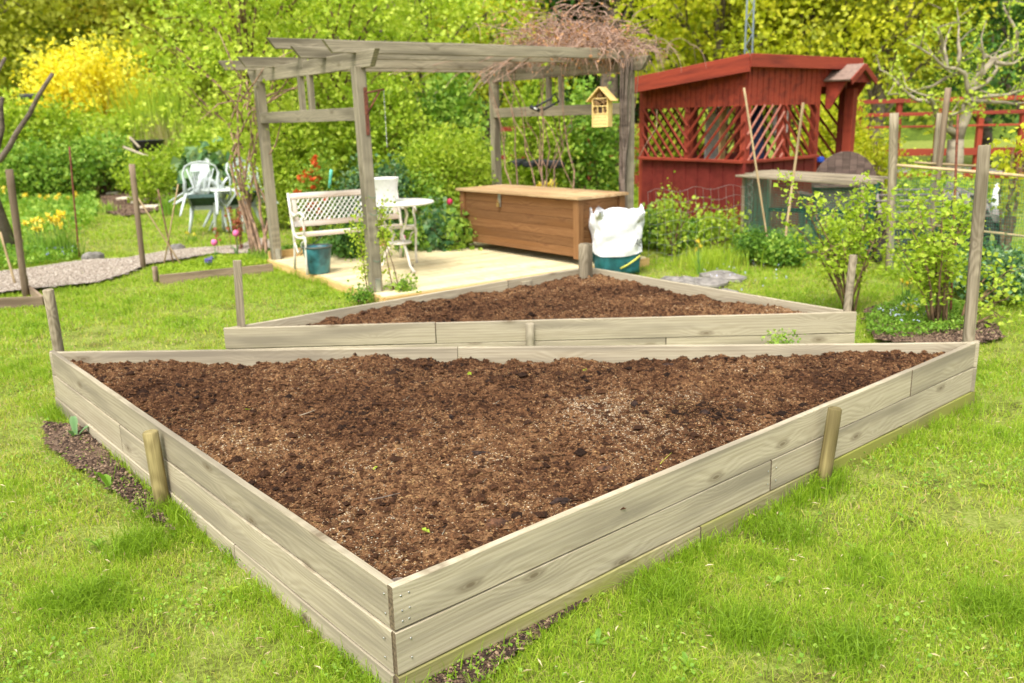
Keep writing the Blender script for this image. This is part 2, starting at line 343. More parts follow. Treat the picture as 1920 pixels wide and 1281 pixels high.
def pole(name, p0, p1, r0, r1, mat, parent=None, n=14, cham=.15, wob=.02, label=None):
    p0 = Vector(p0); p1 = Vector(p1); L = (p1-p0).length; k = max(3, int(L/.15)); rr = random.Random(int(L*1000))
    xs = [L*i/k for i in range(k)]+[L-r1*cham, L]; vs = []
    for i, x in enumerate(xs):
        t = x/L; r = r0+(r1-r0)*t
        if i == len(xs)-1: r *= 1-cham
        dy, dz = rr.uniform(-wob, wob)*r1*2, rr.uniform(-wob, wob)*r1*2
        for j in range(n):
            a = 2*math.pi*j/n; q = r*(1+rr.uniform(-wob, wob)); vs.append((x, q*math.cos(a)+dy, q*math.sin(a)+dz))
    m = len(xs); fs = [(i*n+j, (i+1)*n+j, (i+1)*n+(j+1) % n, i*n+(j+1) % n) for i in range(m-1) for j in range(n)]
    fs += [tuple(range(n)), tuple(range(m*n-1, (m-1)*n-1, -1))]
    me = bpy.data.meshes.new(name); me.from_pydata(vs, [], fs)
    me.polygons.foreach_set('use_smooth', [True]*(len(fs)-2)+[False]*2); me.update()
    o = link(me, name, mat, parent, frame(p0, p1, (0, 1, 0)))
    if label: o['label'] = label
    return o
def copy_tree(o, parent=None):
    c = o.copy(); COL.objects.link(c); c.parent = parent
    for ch in o.children: copy_tree(ch, c)
    return c
# ------------------------------------------------------------------ leaves and blades (numpy)
def unit(a): return a/np.maximum(np.linalg.norm(a, axis=1, keepdims=True), 1e-9)
def leafgeo(C, size, asp=.45, flat=.3, fold=.12, dirs=None):
    n = len(C); d = rng.normal(size=(n, 3)) if dirs is None else dirs+rng.normal(size=(n, 3))*.35; d = unit(d)
    nr = rng.normal(size=(n, 3)); nr[:, 2] += flat*3; s = unit(np.cross(nr, d)); nn = np.cross(d, s)
    l = (size*(rng.uniform(.4, 1.5, n)))[:, None]
    v = np.empty((n, 4, 3)); v[:, 0] = C-d*l*.5; v[:, 2] = C+d*l*.5
    v[:, 1] = C+s*l*asp+nn*l*fold-d*l*.05; v[:, 3] = C-s*l*asp+nn*l*fold-d*l*.05
    b = (np.arange(n)*4)[:, None]; f = np.concatenate([b+[0, 1, 2], b+[0, 2, 3]]); return v.reshape(-1, 3), f
def leafobj(name, C, size, mat, parent=None, tint=None, **k):
    C = np.asarray(C, float); n = len(C); org = np.array(wm(parent).translation) if parent else np.array([C[:, 0].mean(), C[:, 1].mean(), C[:, 2].min()])
    v, f = leafgeo(C, size, **k)
    if tint is None: tint = rng.random(n)
    me = npmesh(name, v-org, f, np.repeat(np.clip(tint, 0, 1), 4)); me.materials.append(mat)
    return link(me, name, mat, parent, Matrix.Translation(org))
def bladegeo(P, h, w, lean, az=None):
    n = len(P); az = rng.uniform(0, 2*np.pi, n) if az is None else az; d = np.stack([np.cos(az), np.sin(az), np.zeros(n)], 1)
    fa = rng.uniform(0, 2*np.pi, n); s = np.stack([np.cos(fa), np.sin(fa), np.zeros(n)], 1)*(w/2)[:, None]
    ln = (lean*h)[:, None]; up = np.array([0, 0, 1.0]); hh = h[:, None]
    v = np.empty((n, 5, 3)); v[:, 0] = P-s; v[:, 1] = P+s
    mid = P+up*hh*.6+d*ln*.3; v[:, 2] = mid-s*.75; v[:, 3] = mid+s*.75; v[:, 4] = P+up*hh*(1-.25*np.minimum(lean, 1.5)[:, None])+d*ln
    b = (np.arange(n)*5)[:, None]; f = np.concatenate([b+[0, 1, 3], b+[0, 3, 2], b+[2, 3, 4]]); return v.reshape(-1, 3), f
def bladeobj(name, P, h, w, lean, mat, tint, parent=None):
    P = np.asarray(P, float); org = np.array(wm(parent).translation) if parent else np.array([P[:, 0].mean(), P[:, 1].mean(), 0])
    v, f = bladegeo(P, h, w, lean); me = npmesh(name, v-org, f, np.repeat(np.clip(tint, 0, 1), 5)); me.materials.append(mat)
    return link(me, name, mat, parent, Matrix.Translation(org))
def clusters(c, rad, n, per, spread, shell=.45):
    """leaf centres in clumps spread through an ellipsoid, denser to the outside"""
    c = np.array(c, float); rad = np.array(rad, float); m = max(1, n//per)
    d = unit(rng.normal(size=(m, 3))); q = rng.random(m)**(1/3)*(1-shell)+shell*rng.random(m)**.3
    az = np.arctan2(d[:, 1], d[:, 0]); lump = 1+.22*np.sin(az*3+c[0])+.18*np.sin(az*5+d[:, 2]*4+c[1]*2)
    cc = c+d*rad*(q*lump)[:, None]; tb = rng.normal(0, .23, m)+d[:, 2]*.10
    P = np.repeat(cc, per, 0)+rng.normal(size=(m*per, 3))*spread; return P, np.repeat(tb, per), cc
def bush(name, label, px, Y, w, zt, mat, n=4000, leaf=.05, cat='bush', z0=0.02, group=None, stems=10, spread=None, per=14, depth=None, stemmat=None, tint0=.5, extra=None, shape=1.0):
    b = D(px, 240, Y); b.z = 0; rt = root(name, label, cat, b, group)
    cz = (zt+z0)/2; rad = (w/2, (depth or w)/2, (zt-z0)/2); P, tb, cc = clusters((b.x, b.y, cz), rad, n, per, spread or leaf*1.6)
    P = P[P[:, 2] > .03]; tb = np.resize(tb, len(P))
    leafobj('foliage', P, leaf, mat, rt, tint0+tb+rng.normal(0, .18, len(P)))
    s = MB(); idx = rng.choice(len(cc), min(stems, len(cc)), replace=False)
    for i in idx:
        e = Vector(cc[i]); s0 = b+V(rng.uniform(-.08, .08)*w, rng.uniform(-.08, .08)*w, 0); m = s0.lerp(e, .5)+V(rng.uniform(-.05, .05), rng.uniform(-.05, .05), .1*zt)
        s.tube([s0, s0.lerp(m, .5)+V(0, 0, .03), m, e], [.012+.004*zt, .010+.003*zt, .008+.002*zt, .003], 5)
    s.build('stems', stemmat or M_stem, rt)
    if extra: extra(rt, P, cc)
    return rt
def tree(label, px, Y, zt, w, mat, n=9000, leaf=.16, z0=2.0, trunk_r=.2, lean=0, bark=None, name='tree', group='trees of the wood behind the garden', lobes=9, per=30, tint0=.5):
    b = D(px, 230, Y); b.z = -.05; rt = root(name, label, 'tree', b, group); s = MB(); P = []; T = []
    top = b+V(lean, 0, zt*.86); pts = [b.lerp(top, t)+V(math.sin(t*7+px)*.12, math.cos(t*5+px)*.1, 0) for t in (0, .15, .3, .5, .7, 1)]
    s.tube(pts, [trunk_r*1.3, trunk_r, trunk_r*.85, trunk_r*.65, trunk_r*.4, trunk_r*.1], 9)
    for i in range(lobes):
        t = (i+.5)/lobes; z = z0+(zt-z0)*(.12+.8*t); a = i*2.4+px; rr = w/2*(.68*math.sin(math.pi*min(1, .22+.72*t))); c = b+V(lean*t+rr*math.cos(a), rr*math.sin(a)*.8, z)
        lr = w*.28*(1.15-.45*t); p, tb, cc = clusters(c, (lr, lr, lr*.75), n//lobes, per, leaf*1.7, .35); P.append(p); T.append(tb)
        st = b.lerp(top, max(.1, (z-lr*.8)/zt*.8)); s.tube([st, st.lerp(c, .5)+V(0, 0, .2), c], [trunk_r*.4, trunk_r*.25, .02], 5)
        for j in range(4):
            e = Vector(cc[rng.integers(len(cc))]); s.tube([c.lerp(st, .3), c.lerp(e, .5)+V(0, 0, .05), e], [trunk_r*.16, trunk_r*.1, .01], 4)
    s.build('trunk', bark or M_bark, rt); P = np.concatenate(P); T = np.concatenate(T)
    leafobj('crown', P, leaf, mat, rt, tint0+T+rng.normal(0, .16, len(P))); return rt
def patch(name, label_kind, poly, n, leaf, zmax, mat, cat=None, tint0=.5, flat=.4, asp=.45):
    """low ground cover nobody could count"""
    xs = [p[0] for p in poly]; ys = [p[1] for p in poly]; X = rng.uniform(min(xs), max(xs), n*2); Y = rng.uniform(min(ys), max(ys), n*2); k = inpoly(X, Y, poly); X = X[k][:n]; Y = Y[k][:n]
    hgt = zmax*(.25+1.1*fbm(X*2.2, Y*2.2, 3)**1.3); Z = rng.random(len(X))**.7*hgt+.01
    o = leafobj(name, np.stack([X, Y, Z], 1), leaf, mat, None, tint0+(fbm(X*1.7, Y*1.7, 2, 5)-.4)*.7+rng.normal(0, .17, len(X)), flat=flat, asp=asp)
    return tag(o, label_kind, cat or 'ground cover', kind='stuff')
# ================================================================== LAYOUT
zb = .33
Nc, Lc, Rc = G(735, 1103, zb), G(92, 658, zb), G(1838, 640, zb)
zb2 = .30
L2, R2, F2 = G(420, 615, zb2), G(1605, 585, zb2), G(1100, 500, zb2)
for q in (Nc, Lc, Rc, L2, R2, F2): q.z = 0
P1 = G(520, 497); P2 = G(706, 560); vv = (P2-P1); FW = vv.length; vv.normalize(); uu = V(-vv.y, vv.x, 0); FL = 3.23
P3, P4 = P1+uu*FL, P2+uu*FL
up = V(0, 0, 1)
bed1 = [Nc, Rc, Lc]; bed2 = [L2, R2, F2]
DZ = .07
deck = [P1-uu*.06-vv*.12, P2-uu*.06+vv*.30, P4+uu*.05+vv*.30, P3+uu*.05-vv*.12]
# path outline, soil patches (photo corners on the ground)
path = [G(-80, 560), G(60, 545), G(180, 533), G(240, 515), G(275, 498), G(400, 478), G(455, 478), G(500, 470), G(520, 455), G(480, 448), G(455, 462), G(330, 470), G(235, 487), G(160, 490), G(40, 508), G(-80, 520)]
mulch1 = [G(80, 785), G(150, 790), G(300, 940), G(322, 985), G(245, 935), G(130, 858), G(85, 828)]
mulch2 = [G(185, 352), G(195, 398), G(235, 408), G(320, 392), G(345, 352), G(300, 328), G(200, 328)]
mulch3 = [G(1620, 585), G(1650, 575), G(1870, 612), G(1880, 640), G(1760, 650), G(1640, 640)]
mulch4 = [G(780, 1281), G(880, 1205), G(1050, 1110), G(1110, 1062), G(1130, 1090), G(1010, 1175), G(900, 1262), G(840, 1310)]
# ================================================================== SETTING
def grid_ground():
    xs = np.concatenate([[-150, -60, -30, -18], np.linspace(-12, 12, 97), [18, 30, 60, 150]]); ys = np.concatenate([[-30, -10, -3], np.linspace(0, 24, 97), [30, 40, 60, 160]])
    X, Y = np.meshgrid(xs, ys); Z = gz(X, Y)
    nx = len(xs); i = np.arange((len(ys)-1)*nx); i = i[(i % nx) != nx-1]; F = np.stack([i, i+1, i+nx+1, i+nx], 1)
    me = npmesh('lawn_ground', np.stack([X.ravel(), Y.ravel(), Z.ravel()], 1), F, smooth=True); tag(link(me, 'ground', M_lawn), kind='structure')
grid_ground()
def sheet(name, poly, z, mat, res=.12, amp=.01, kind='structure'):
    xs = np.arange(min(p[0] for p in poly)-res, max(p[0] for p in poly)+res, res); ys = np.arange(min(p[1] for p in poly)-res, max(p[1] for p in poly)+res, res)
    X, Y = np.meshgrid(xs, ys); nx = len(xs); Z = z+(fbm(X*3, Y*3, 3)-.3)*amp+dip(X, Y)
    i = np.arange((len(ys)-1)*nx); i = i[(i % nx) != nx-1]; cx = X.ravel()[i]+res/2; cy = Y.ravel()[i]+res/2
    jx = cx+rng.normal(0, res*.4, len(cx)); k = inpoly(jx, cy, poly); i = i[k]; F = np.stack([i, i+1, i+nx+1, i+nx], 1)
    me = npmesh(name, np.stack([X.ravel(), Y.ravel(), Z.ravel()], 1), F, smooth=True); return tag(link(me, name, mat), kind=kind)
sheet('gravel_path', path, .018, M_gravel, .06)
sheet('garden_bed_soil', mulch2, .02, M_mulch, .08, .04)
sheet('mulch_strip', mulch1, .012, M_mulch, .03, .03)
sheet('mulch_patch', mulch3, .015, M_mulch, .05, .04)
sheet('bare_soil', mulch4, .010, M_mulch, .03, .03)
far_path = [G(900, 283), G(1200, 290), G(1200, 275), G(900, 268)]
sheet('far_gravel_walk', far_path, .02, M_gravel, .5)
fp2 = [V(9, 21, 0), V(30, 20, 0), V(30, 24, 0), V(9, 25, 0)]
sheet('paved_lane', fp2, .02, M_grout, .6)
# hill behind
def hill():
    xs = np.linspace(-90, 90, 60); ys = np.concatenate([np.linspace(44, 78, 24), [100]]); X, Y = np.meshgrid(xs, ys)
    Z = np.clip((Y-46)/30, 0, 1.2)*22+(fbm(X*.12, Y*.12, 3)-.45)*5*np.clip((Y-46)/8, 0, 1)-.05; nx = len(xs)
    i = np.arange((len(ys)-1)*nx); i = i[(i % nx) != nx-1]; F = np.stack([i, i+1, i+nx+1, i+nx], 1)
    tag(link(npmesh('hillside', np.stack([X.ravel(), Y.ravel(), Z.ravel()], 1), F, smooth=True), 'hillside', M_hill), kind='structure')
    n = 3600; X = rng.uniform(-40, 40, n); Y = rng.uniform(46, 66, n); Z = np.clip((Y-46)/30, 0, 1)*22+rng.uniform(.3, 3.5, n)
    c = np.stack([X, Y, Z], 1); P = np.repeat(c, 16, 0)+rng.normal(size=(n*16, 3))*.5
    t = .45+np.repeat(rng.normal(0, .2, n), 16)+(fbm(P[:, 0]*.15, P[:, 2]*.15, 2)-.4)*.8
    tag(leafobj('far_woodland', P, .34, L_olive, None, t), 'far wooded slope of yellow green undergrowth closing off the view', 'woodland', kind='stuff')
hill()
# pebbles on the path, chips on the mulch
def pebbles(name, poly, n, r0, r1, z, mat, label, tint):
    xs = [p[0] for p in poly]; ys = [p[1] for p in poly]; X = rng.uniform(min(xs), max(xs), n*3); Y = rng.uniform(min(ys), max(ys), n*3); k = inpoly(X, Y, poly); X = X[k][:n]; Y = Y[k][:n]; n = len(X)
    o = np.array([[1, 0, 0], [-1, 0, 0], [0, 1, 0], [0, -1, 0], [0, 0, .6], [0, 0, -.6]]); f = np.array([[0, 2, 4], [2, 1, 4], [1, 3, 4], [3, 0, 4], [2, 0, 5], [1, 2, 5], [3, 1, 5], [0, 3, 5]])
    s = rng.uniform(r0, r1, (n, 1, 1))*rng.uniform(.6, 1.3, (n, 1, 3)); a = rng.uniform(0, 6.28, n); ca, sa = np.cos(a)[:, None], np.sin(a)[:, None]
    v = o[None]*s; x = v[:, :, 0]*ca-v[:, :, 1]*sa; y = v[:, :, 0]*sa+v[:, :, 1]*ca; v = np.stack([x+X[:, None], y+Y[:, None], v[:, :, 2]+z+dip(X, Y)[:, None]], 2)
    F = (f[None]+(np.arange(n)*6)[:, None, None]).reshape(-1, 3); t = np.repeat(tint(n), 6); me = npmesh(name, v.reshape(-1, 3), F, t); return tag(link(me, name, mat), label, 'ground litter', kind='stuff')
M_peb = leafmat('pebble', [(0, (.14, .105, .08)), (.5, (.33, .27, .21)), (1, (.56, .50, .42))], 0.0, .9)
M_chip = leafmat('bark_chip', [(0, (.02, .012, .008)), (.6, (.10, .060, .038)), (1, (.32, .22, .14))], 0.0, .9)
pebbles('path_gravel', path, 30000, .004, .011, .025, M_peb, 'small pale gravel stones on the garden path', lambda n: rng.random(n))
pebbles('bark_chips', mulch1, 5200, .003, .011, .020, M_chip, 'dark bark chips along the left side of the front raised bed', lambda n: rng.random(n)**1.4)
pebbles('bark_chips', mulch2, 5000, .012, .035, .04, M_chip, 'bark mulch between the pavers near the plastic chairs', lambda n: .3+.6*rng.random(n))
pebbles('bark_chips', mulch3, 5000, .004, .014, .025, M_chip, 'bark mulch under the two currant bushes', lambda n: rng.random(n))
pebbles('soil_crumbs', mulch4, 4500, .002, .010, .018, M_chip, 'crumbs of soil spilled at the foot of the right front boards', lambda n: rng.random(n)**2)
# ================================================================== GRASS
def grass():
    bands = [(1.0, 3.2, 19000, .018, .052, .0026), (3.2, 6.5, 8500, .018, .050, .0038), (6.5, 12, 2900, .022, .055, .0065), (12, 26, 420, .03, .09, .013)]
    Ps = []; Hs = []; Ws = []; Ls = []; Ts = []
    for y0, y1, dens, h0, h1, w in bands:
        xm = .66*y1+.6; n = int(dens*(y1-y0)*xm*2*.95); X = rng.uniform(-xm, xm, n); Y = rng.uniform(y0, y1, n); k = (np.abs(X) < .64*Y+.5)
        for poly in (bed1, bed2, deck, mulch2): k &= ~inpoly(X, Y, poly)
        k &= ~(inpoly(X+(fbm(X*6, Y*6, 2, 31)-.4)*.25, Y+(fbm(X*6, Y*6, 2, 32)-.4)*.3, path) & (rng.random(n) < .97))
        for poly in (mulch1, mulch3, mulch4): k &= ~(inpoly(X, Y, poly) & (rng.random(n) < .93))
        X, Y = X[k], Y[k]
        p = fbm(X*1.6, Y*1.6, 4, 2); q = fbm(X*5.5, Y*5.5, 3, 9); big = fbm(X*.5, Y*.5, 2, 4)
        keep = rng.random(len(X)) < np.clip((p-.30)*3.2+.36+(q-.45)*2.2, .16, 1); X, Y, p, q, big = X[keep], Y[keep], p[keep], q[keep], big[keep]; n = len(X)
        lush = np.clip((q-.47)*5, 0, 1)*np.clip((p-.36)*5, 0, 1)
        h = rng.uniform(h0, h1, n)*(.42+.45*p+.72*lush); Ps.append(np.stack([X, Y, gz(X, Y)+.004], 1)); Hs.append(h+.012); Ws.append(w*rng.uniform(.6, 1.5, n)); Ls.append(rng.uniform(.2, 1.5, n))
        Ts.append(.63-.30*lush-(p-.45)*.4-(big-.4)*.3+rng.normal(0, .17, n)+(rng.random(n) < .04)*.35)
    # long tufts leaning on the boards and round the stakes
    def fringe(a, b, n, off, hh, tn=.3):
        a = Vector(a); b = Vector(b); d = (b-a).normalized(); s = V(d.y, -d.x, 0); t = rng.random(n); o = np.abs(rng.normal(0, 1, n))*off+.012
        dn = fbm(t*9, t*0+off*30, 3, 3); k = rng.random(n) < np.clip((dn-.32)*4, .05, 1); t = t[k]; o = o[k]; dn = dn[k]; n = len(t)
        A = np.array(a); B = np.array(b); Q = A+(B-A)*t[:, None]+np.array(s)*o[:, None]; Q[:, 2] = gz(Q[:, 0], Q[:, 1]); kk = ~((inpoly(Q[:, 0], Q[:, 1], mulch1) | inpoly(Q[:, 0], Q[:, 1], mulch4)) & (rng.random(n) < .85)); Q = Q[kk]; dn = dn[kk]; n = len(Q); Ps.append(Q); Hs.append(rng.uniform(.4, 1.1, n)*hh*(.4+1.2*dn)); Ws.append(rng.uniform(.6, 1.3, n)*.0036); Ls.append(rng.uniform(.1, .9, n)); Ts.append(tn+rng.normal(0, .15, n))
    fringe(Nc, Rc, 5200, .06, .10); fringe(Lc, Nc, 4200, .06, .11); fringe(Rc, Rc+V(-.4, .5, 0), 400, .06, .10)
    fringe(L2, R2, 1500, .05, .07); fringe(F2, L2, 2600, .06, .09); fringe(R2, F2, 2600, .06, .10)
    fringe(deck[0], deck[1], 1500, .06, .12)
    for c, m in ((G(1530, 895), 500), (G(300, 945), 350), (G(1360, 950), 500), (G(1330, 905), 300), (G(470, 1010), 700), (G(1620, 800), 500), (G(1400, 1165), 900), (G(1590, 1200), 900), (G(1870, 1130), 900), (G(1240, 1100), 700), (G(130, 1120), 700), (G(260, 1010), 900), (G(1480, 985), 600)):
        q = rng.normal(0, .07, (m, 3)); q[:, 2] = 0; Q = np.array(c)+q; ok = ~inpoly(Q[:, 0], Q[:, 1], bed1); Q = Q[ok]; Q[:, 2] = gz(Q[:, 0], Q[:, 1]); m = len(Q)
        Ps.append(Q); Hs.append(rng.uniform(.04, .115, m)); Ws.append(rng.uniform(.002, .005, m)); Ls.append(rng.uniform(.2, 1.3, m)); Ts.append(.22+rng.normal(0, .13, m))
    P, h, w, l, t = [np.concatenate(q) for q in (Ps, Hs, Ws, Ls, Ts)]; print('blades', len(P))
    o = bladeobj('grass', P, h, w, l, L_grass, t); tag(o, 'short patchy spring lawn grass around the raised beds', 'grass', kind='stuff')
    # clover and weeds among the grass
    n = 80000; Y = rng.uniform(1.2, 9, n); X = rng.uniform(-1, 1, n)*(.62*Y+.4); k = (rng.random(n) < np.clip((fbm(X*2.3, Y*2.3, 3, 12)-.43)*6, .05, 1))
    for poly in (bed1, bed2, deck, path, mulch2): k &= ~inpoly(X, Y, poly)
    X, Y = X[k], Y[k]; n = len(X); o = leafobj('clover', np.stack([X, Y, gz(X, Y)+rng.uniform(.018, .045, n)], 1), .013, L_green, None, .62+rng.normal(0, .16, n), flat=1.2, asp=.5)
    tag(o, 'clover and small weeds mixed through the lawn', 'clover', kind='stuff')
    n = 2000; Y = rng.uniform(1.2, 8, n); X = rng.uniform(-1, 1, n)*(.62*Y+.4); k = np.ones(n, bool)
    for poly in (bed1, bed2, deck): k &= ~inpoly(X, Y, poly)
    X, Y = X[k], Y[k]; n = len(X); d = rng.normal(size=(n, 3)); d[:, 2] *= .15
    o = leafobj('dead_leaves', np.stack([X, Y, gz(X, Y)+rng.uniform(.028, .05, n)], 1), .026, L_straw, None, rng.random(n)**1.6, flat=1.0, asp=.09, dirs=unit(d)*2)
    tag(o, 'bits of dry straw and dead leaves lying in the lawn', 'straw', kind='stuff')
grass()
# ================================================================== SOIL IN THE BEDS
def soil(poly, z, res, seed, crumbs, flecks, label, spots):
    c = sum(poly, V(0, 0, 0))/3; pin = [c+(p-c)*.985 for p in poly]; xs = np.arange(min(p.x for p in poly), max(p.x for p in poly)+res, res); ys = np.arange(min(p.y for p in poly), max(p.y for p in poly)+res, res)
    X, Y = np.meshgrid(xs, ys)
    def hgt(X, Y):
        n1 = fbm(X*1.3, Y*1.3, 3, seed); n2 = fbm(X*7, Y*7, 3, seed+5); n3 = fbm(X*24, Y*24, 3, seed+8); n4 = np.abs(fbm(X*13, Y*13, 3, seed+21)-.45)
        return z+(n1-.45)*.08+(n2-.45)*.075+(n3-.45)*.045-n4*.045
    Z = hgt(X, Y); nx = len(xs); i = np.arange((len(ys)-1)*nx); i = i[(i % nx) != nx-1]; k = inpoly(X.ravel()[i]+res/2, Y.ravel()[i]+res/2, pin); i = i[k]
    F = np.concatenate([np.stack([i, i+1, i+nx+1], 1), np.stack([i, i+nx+1, i+nx], 1)])
    def tnt(X, Y, Z):
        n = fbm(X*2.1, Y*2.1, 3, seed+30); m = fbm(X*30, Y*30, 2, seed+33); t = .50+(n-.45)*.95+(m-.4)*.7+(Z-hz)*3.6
        for sx, sy, sr, sv in spots: t = t+sv*np.exp(-((X-sx)**2+((Y-sy))**2)/sr**2)
        return t
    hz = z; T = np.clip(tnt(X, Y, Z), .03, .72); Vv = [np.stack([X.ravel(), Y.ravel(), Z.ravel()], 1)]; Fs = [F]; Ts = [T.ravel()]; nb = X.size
    # crumbs and clods: jittered octahedra subdivided once would be costly, so squashed 6-12 point lumps
    o = np.array([[1, 0, 0], [-1, 0, 0], [0, 1, 0], [0, -1, 0], [0, 0, .75], [0, 0, -.75]]); f = np.array([[0, 2, 4], [2, 1, 4], [1, 3, 4], [3, 0, 4], [2, 0, 5], [1, 2, 5], [3, 1, 5], [0, 3, 5]])
    def scatter(n, r0, r1, pw, t0, t1, lift, flat=1.0, prob=None):
        nonlocal nb
        a = rng.random((n, 2)); sw = a.sum(1) > 1; a[sw] = 1-a[sw]; p = [np.array(q)[:2] for q in pin]; Q = p[0]+a[:, :1]*(p[1]-p[0])+a[:, 1:]*(p[2]-p[0])
        if prob is not None: Q = Q[rng.random(n) < prob(Q[:, 0], Q[:, 1])]
        n = len(Q); s = (r0+(r1-r0)*rng.random((n, 1, 1))**pw); v = o[None]*s*rng.uniform(.45, 1.4, (n, 6, 1))*np.array([1, 1, flat]); v[:, :, 0] *= rng.uniform(.5, 1.6, (n, 1)); ang = rng.uniform(0, 6.3, n); ca = np.cos(ang)[:, None]; sa = np.sin(ang)[:, None]
        x = v[:, :, 0]*ca-v[:, :, 1]*sa; y = v[:, :, 0]*sa+v[:, :, 1]*ca; zz = hgt(Q[:, 0], Q[:, 1])[:, None]+v[:, :, 2]+s[:, :, 0]*lift
        Vv.append(np.stack([x+Q[:, :1], y+Q[:, 1:], zz], 2).reshape(-1, 3)); Fs.append((f[None]+(np.arange(n)*6)[:, None, None]).reshape(-1, 3)+nb); nb += n*6
        Ts.append(np.repeat(np.clip(rng.uniform(t0, t1, n)+(tnt(Q[:, 0], Q[:, 1], hgt(Q[:, 0], Q[:, 1]))-.4)*.4, 0, 1), 6))
    scatter(crumbs, .0020, .0085, 2.2, .22, .72, .3)
    scatter(crumbs//9, .006, .018, 3, .05, .5, .35, .8)
    scatter(crumbs//420, .015, .036, 2, .0, .25, .2, .7)
    fp = lambda x, y: np.clip((fbm(x*3.3, y*3.3, 3, seed+50)-.36)*4, .05, 1)
    scatter(flecks, .0015, .0045, 1.5, .72, .94, .6, .6, fp)
    for sx, sy, sr, sv in spots:
        if sv > 0: scatter(int(flecks*3), .0015, .0042, 1.3, .86, .96, .7, .6, lambda x, y, a=sx, b=sy, c=sr: np.exp(-((x-a)**2+(y-b)**2)/c**2)*.9)
    me = npmesh('garden_soil', np.concatenate(Vv), np.concatenate(Fs), np.concatenate(Ts), False); me.materials.append(M_soil)
    tag(link(me, 'garden_soil', M_soil), label, 'soil', kind='stuff'); return hgt
wsp = G(1240, 790, .25); dsp = G(640, 810, .25); dsp2 = G(560, 900, .25); dsp3 = G(1330, 775, .25)
hg1 = soil(bed1, .262, .0085, 1, 150000, 85000, 'loose brown peaty soil with pale flecks filling the front raised bed', [(wsp.x, wsp.y, .30, .06), (wsp.x-.3, wsp.y+.15, .14, .03), (dsp.x, dsp.y, .26, -.30), (dsp2.x, dsp2.y, .2, -.25), (dsp3.x, dsp3.y, .14, -.28), (-.9, 4.2, .3, -.15), (.1, 3.0, .25, -.15), (-.35, 2.8, .18, -.15), (1.9, 4.3, .25, -.12), (.3, 4.6, .3, -.12)])
hg2 = soil(bed2, .235, .012, 40, 60000, 34000, 'loose brown peaty soil filling the rear raised bed', [])
def lump(name, label, px, py, sx, sy, sz, mat, cat='clod', tilt=0, rz=0, z=.265):
    p = G(px, py, z); p.z = float(hg1(np.array(p.x), np.array(p.y)))+sz*.25 if z > .255 else z; s = MB(); n = 14; m = 7; vs = []
    for i in range(m+1):
        ph = math.pi*i/m
        for j in range(n):
            th = 2*math.pi*j/n; k = 1+.25*math.sin(3*th+i+px)+.16*random.uniform(-1, 1); vs.append(Matrix.Rotation(rz, 3, 'Z')@V(sx*math.sin(ph)*math.cos(th)*k, sy*math.sin(ph)*math.sin(th)*k, sz*math.cos(ph)*(1+.2*random.uniform(-1, 1)))+p)
    s.add(vs, [(i*n+j, i*n+(j+1) % n, (i+1)*n+(j+1) % n, (i+1)*n+j) for i in range(m) for j in range(n)])
    return tag(s.build(name, mat), label, cat)
M_clod = plain('dark_clod', (.035, .018, .012), .95, noise=.5, nscale=60)
M_clod2 = plain('brown_clod', (.10, .045, .022), .95, noise=.5, nscale=50)
lump('bark_piece', 'dark charred piece of bark lying in the middle of the front bed', 902, 852, .045, .014, .010, M_clod, 'bark', rz=-.3)
lump('soil_clod', 'small black clod in the soil up from the bark piece', 845, 785, .012, .010, .014, M_clod)
lump('soil_clod', 'reddish brown clod near the right front boards of the front bed', 930, 985, .042, .024, .020, M_clod2, rz=.3)
lump('soil_clod', 'flat brown clod low in the right half of the front bed', 1135, 880, .035, .02, .012, M_clod2)
lump('soil_clod', 'dark clod against the back board right of its joint', 1255, 678, .045, .025, .016, M_clod)
lump('soil_clod', 'black clod beside the pale ash patch', 1322, 772, .025, .02, .02, M_clod)
lump('soil_clod', 'black clod on the left rim of the pale ash patch', 1190, 756, .018, .016, .02, M_clod)
lump('soil_clod', 'flat dark clod in the left part of the front bed', 345, 806, .05, .02, .012, M_clod)
lump('soil_clod', 'dark clod in the soil at the right end of the bed', 1385, 762, .018, .016, .014, M_clod)
lump('soil_clod', 'dark clod close to the right front boards', 1050, 950, .035, .016, .014, M_clod, rz=.4)
def wig(name, label, px, py, L, a, mat, cat='twig', r=.0022, z=.27):
    p = G(px, py, z); p.z = float(hg1(np.array(p.x), np.array(p.y)))+.008 if z > .1 else z
    s = MB(); d = V(math.cos(a), math.sin(a), .05); q = V(-d.y, d.x, 0); s.tube([p-d*L/2, p+q*L*.06, p+d*L/2+V(0, 0, .01)], [r, r*.9, r*.5], 5); return tag(s.build(name, mat), label, cat)
wig('twig', 'pale dry stick near the front corner of the front bed', 575, 772, .09, .5, M_barklight)
wig('twig', 'thin grey twig at lower left of the front bed', 720, 925, .12, .2, M_bark, r=.003)
wig('twig', 'short pale stalk above the front corner post', 830, 1000, .05, 1.3, M_barklight)
wig('twig', 'thin twig in the soil above the flat brown clod', 800, 714, .14, -.1, M_stem)
wig('grass_stalk', 'yellow green stalk standing against the right front boards', 1245, 862, .16, 1.0, plain('stalk', (.40, .38, .05), .7), 'stalk')
for i in range(14):
    px, py = random.uniform(350, 1500), random.uniform(700, 960)
    if inpoly(G(px, py, .26).x, G(px, py, .26).y, bed1): wig('straw_bit', 'tiny pale straw scrap on the soil of the front bed', px, py, random.uniform(.02, .05), random.uniform(0, 3), M_barklight, 'straw', .0012).__setitem__('group', 'tiny straw scraps on the soil')
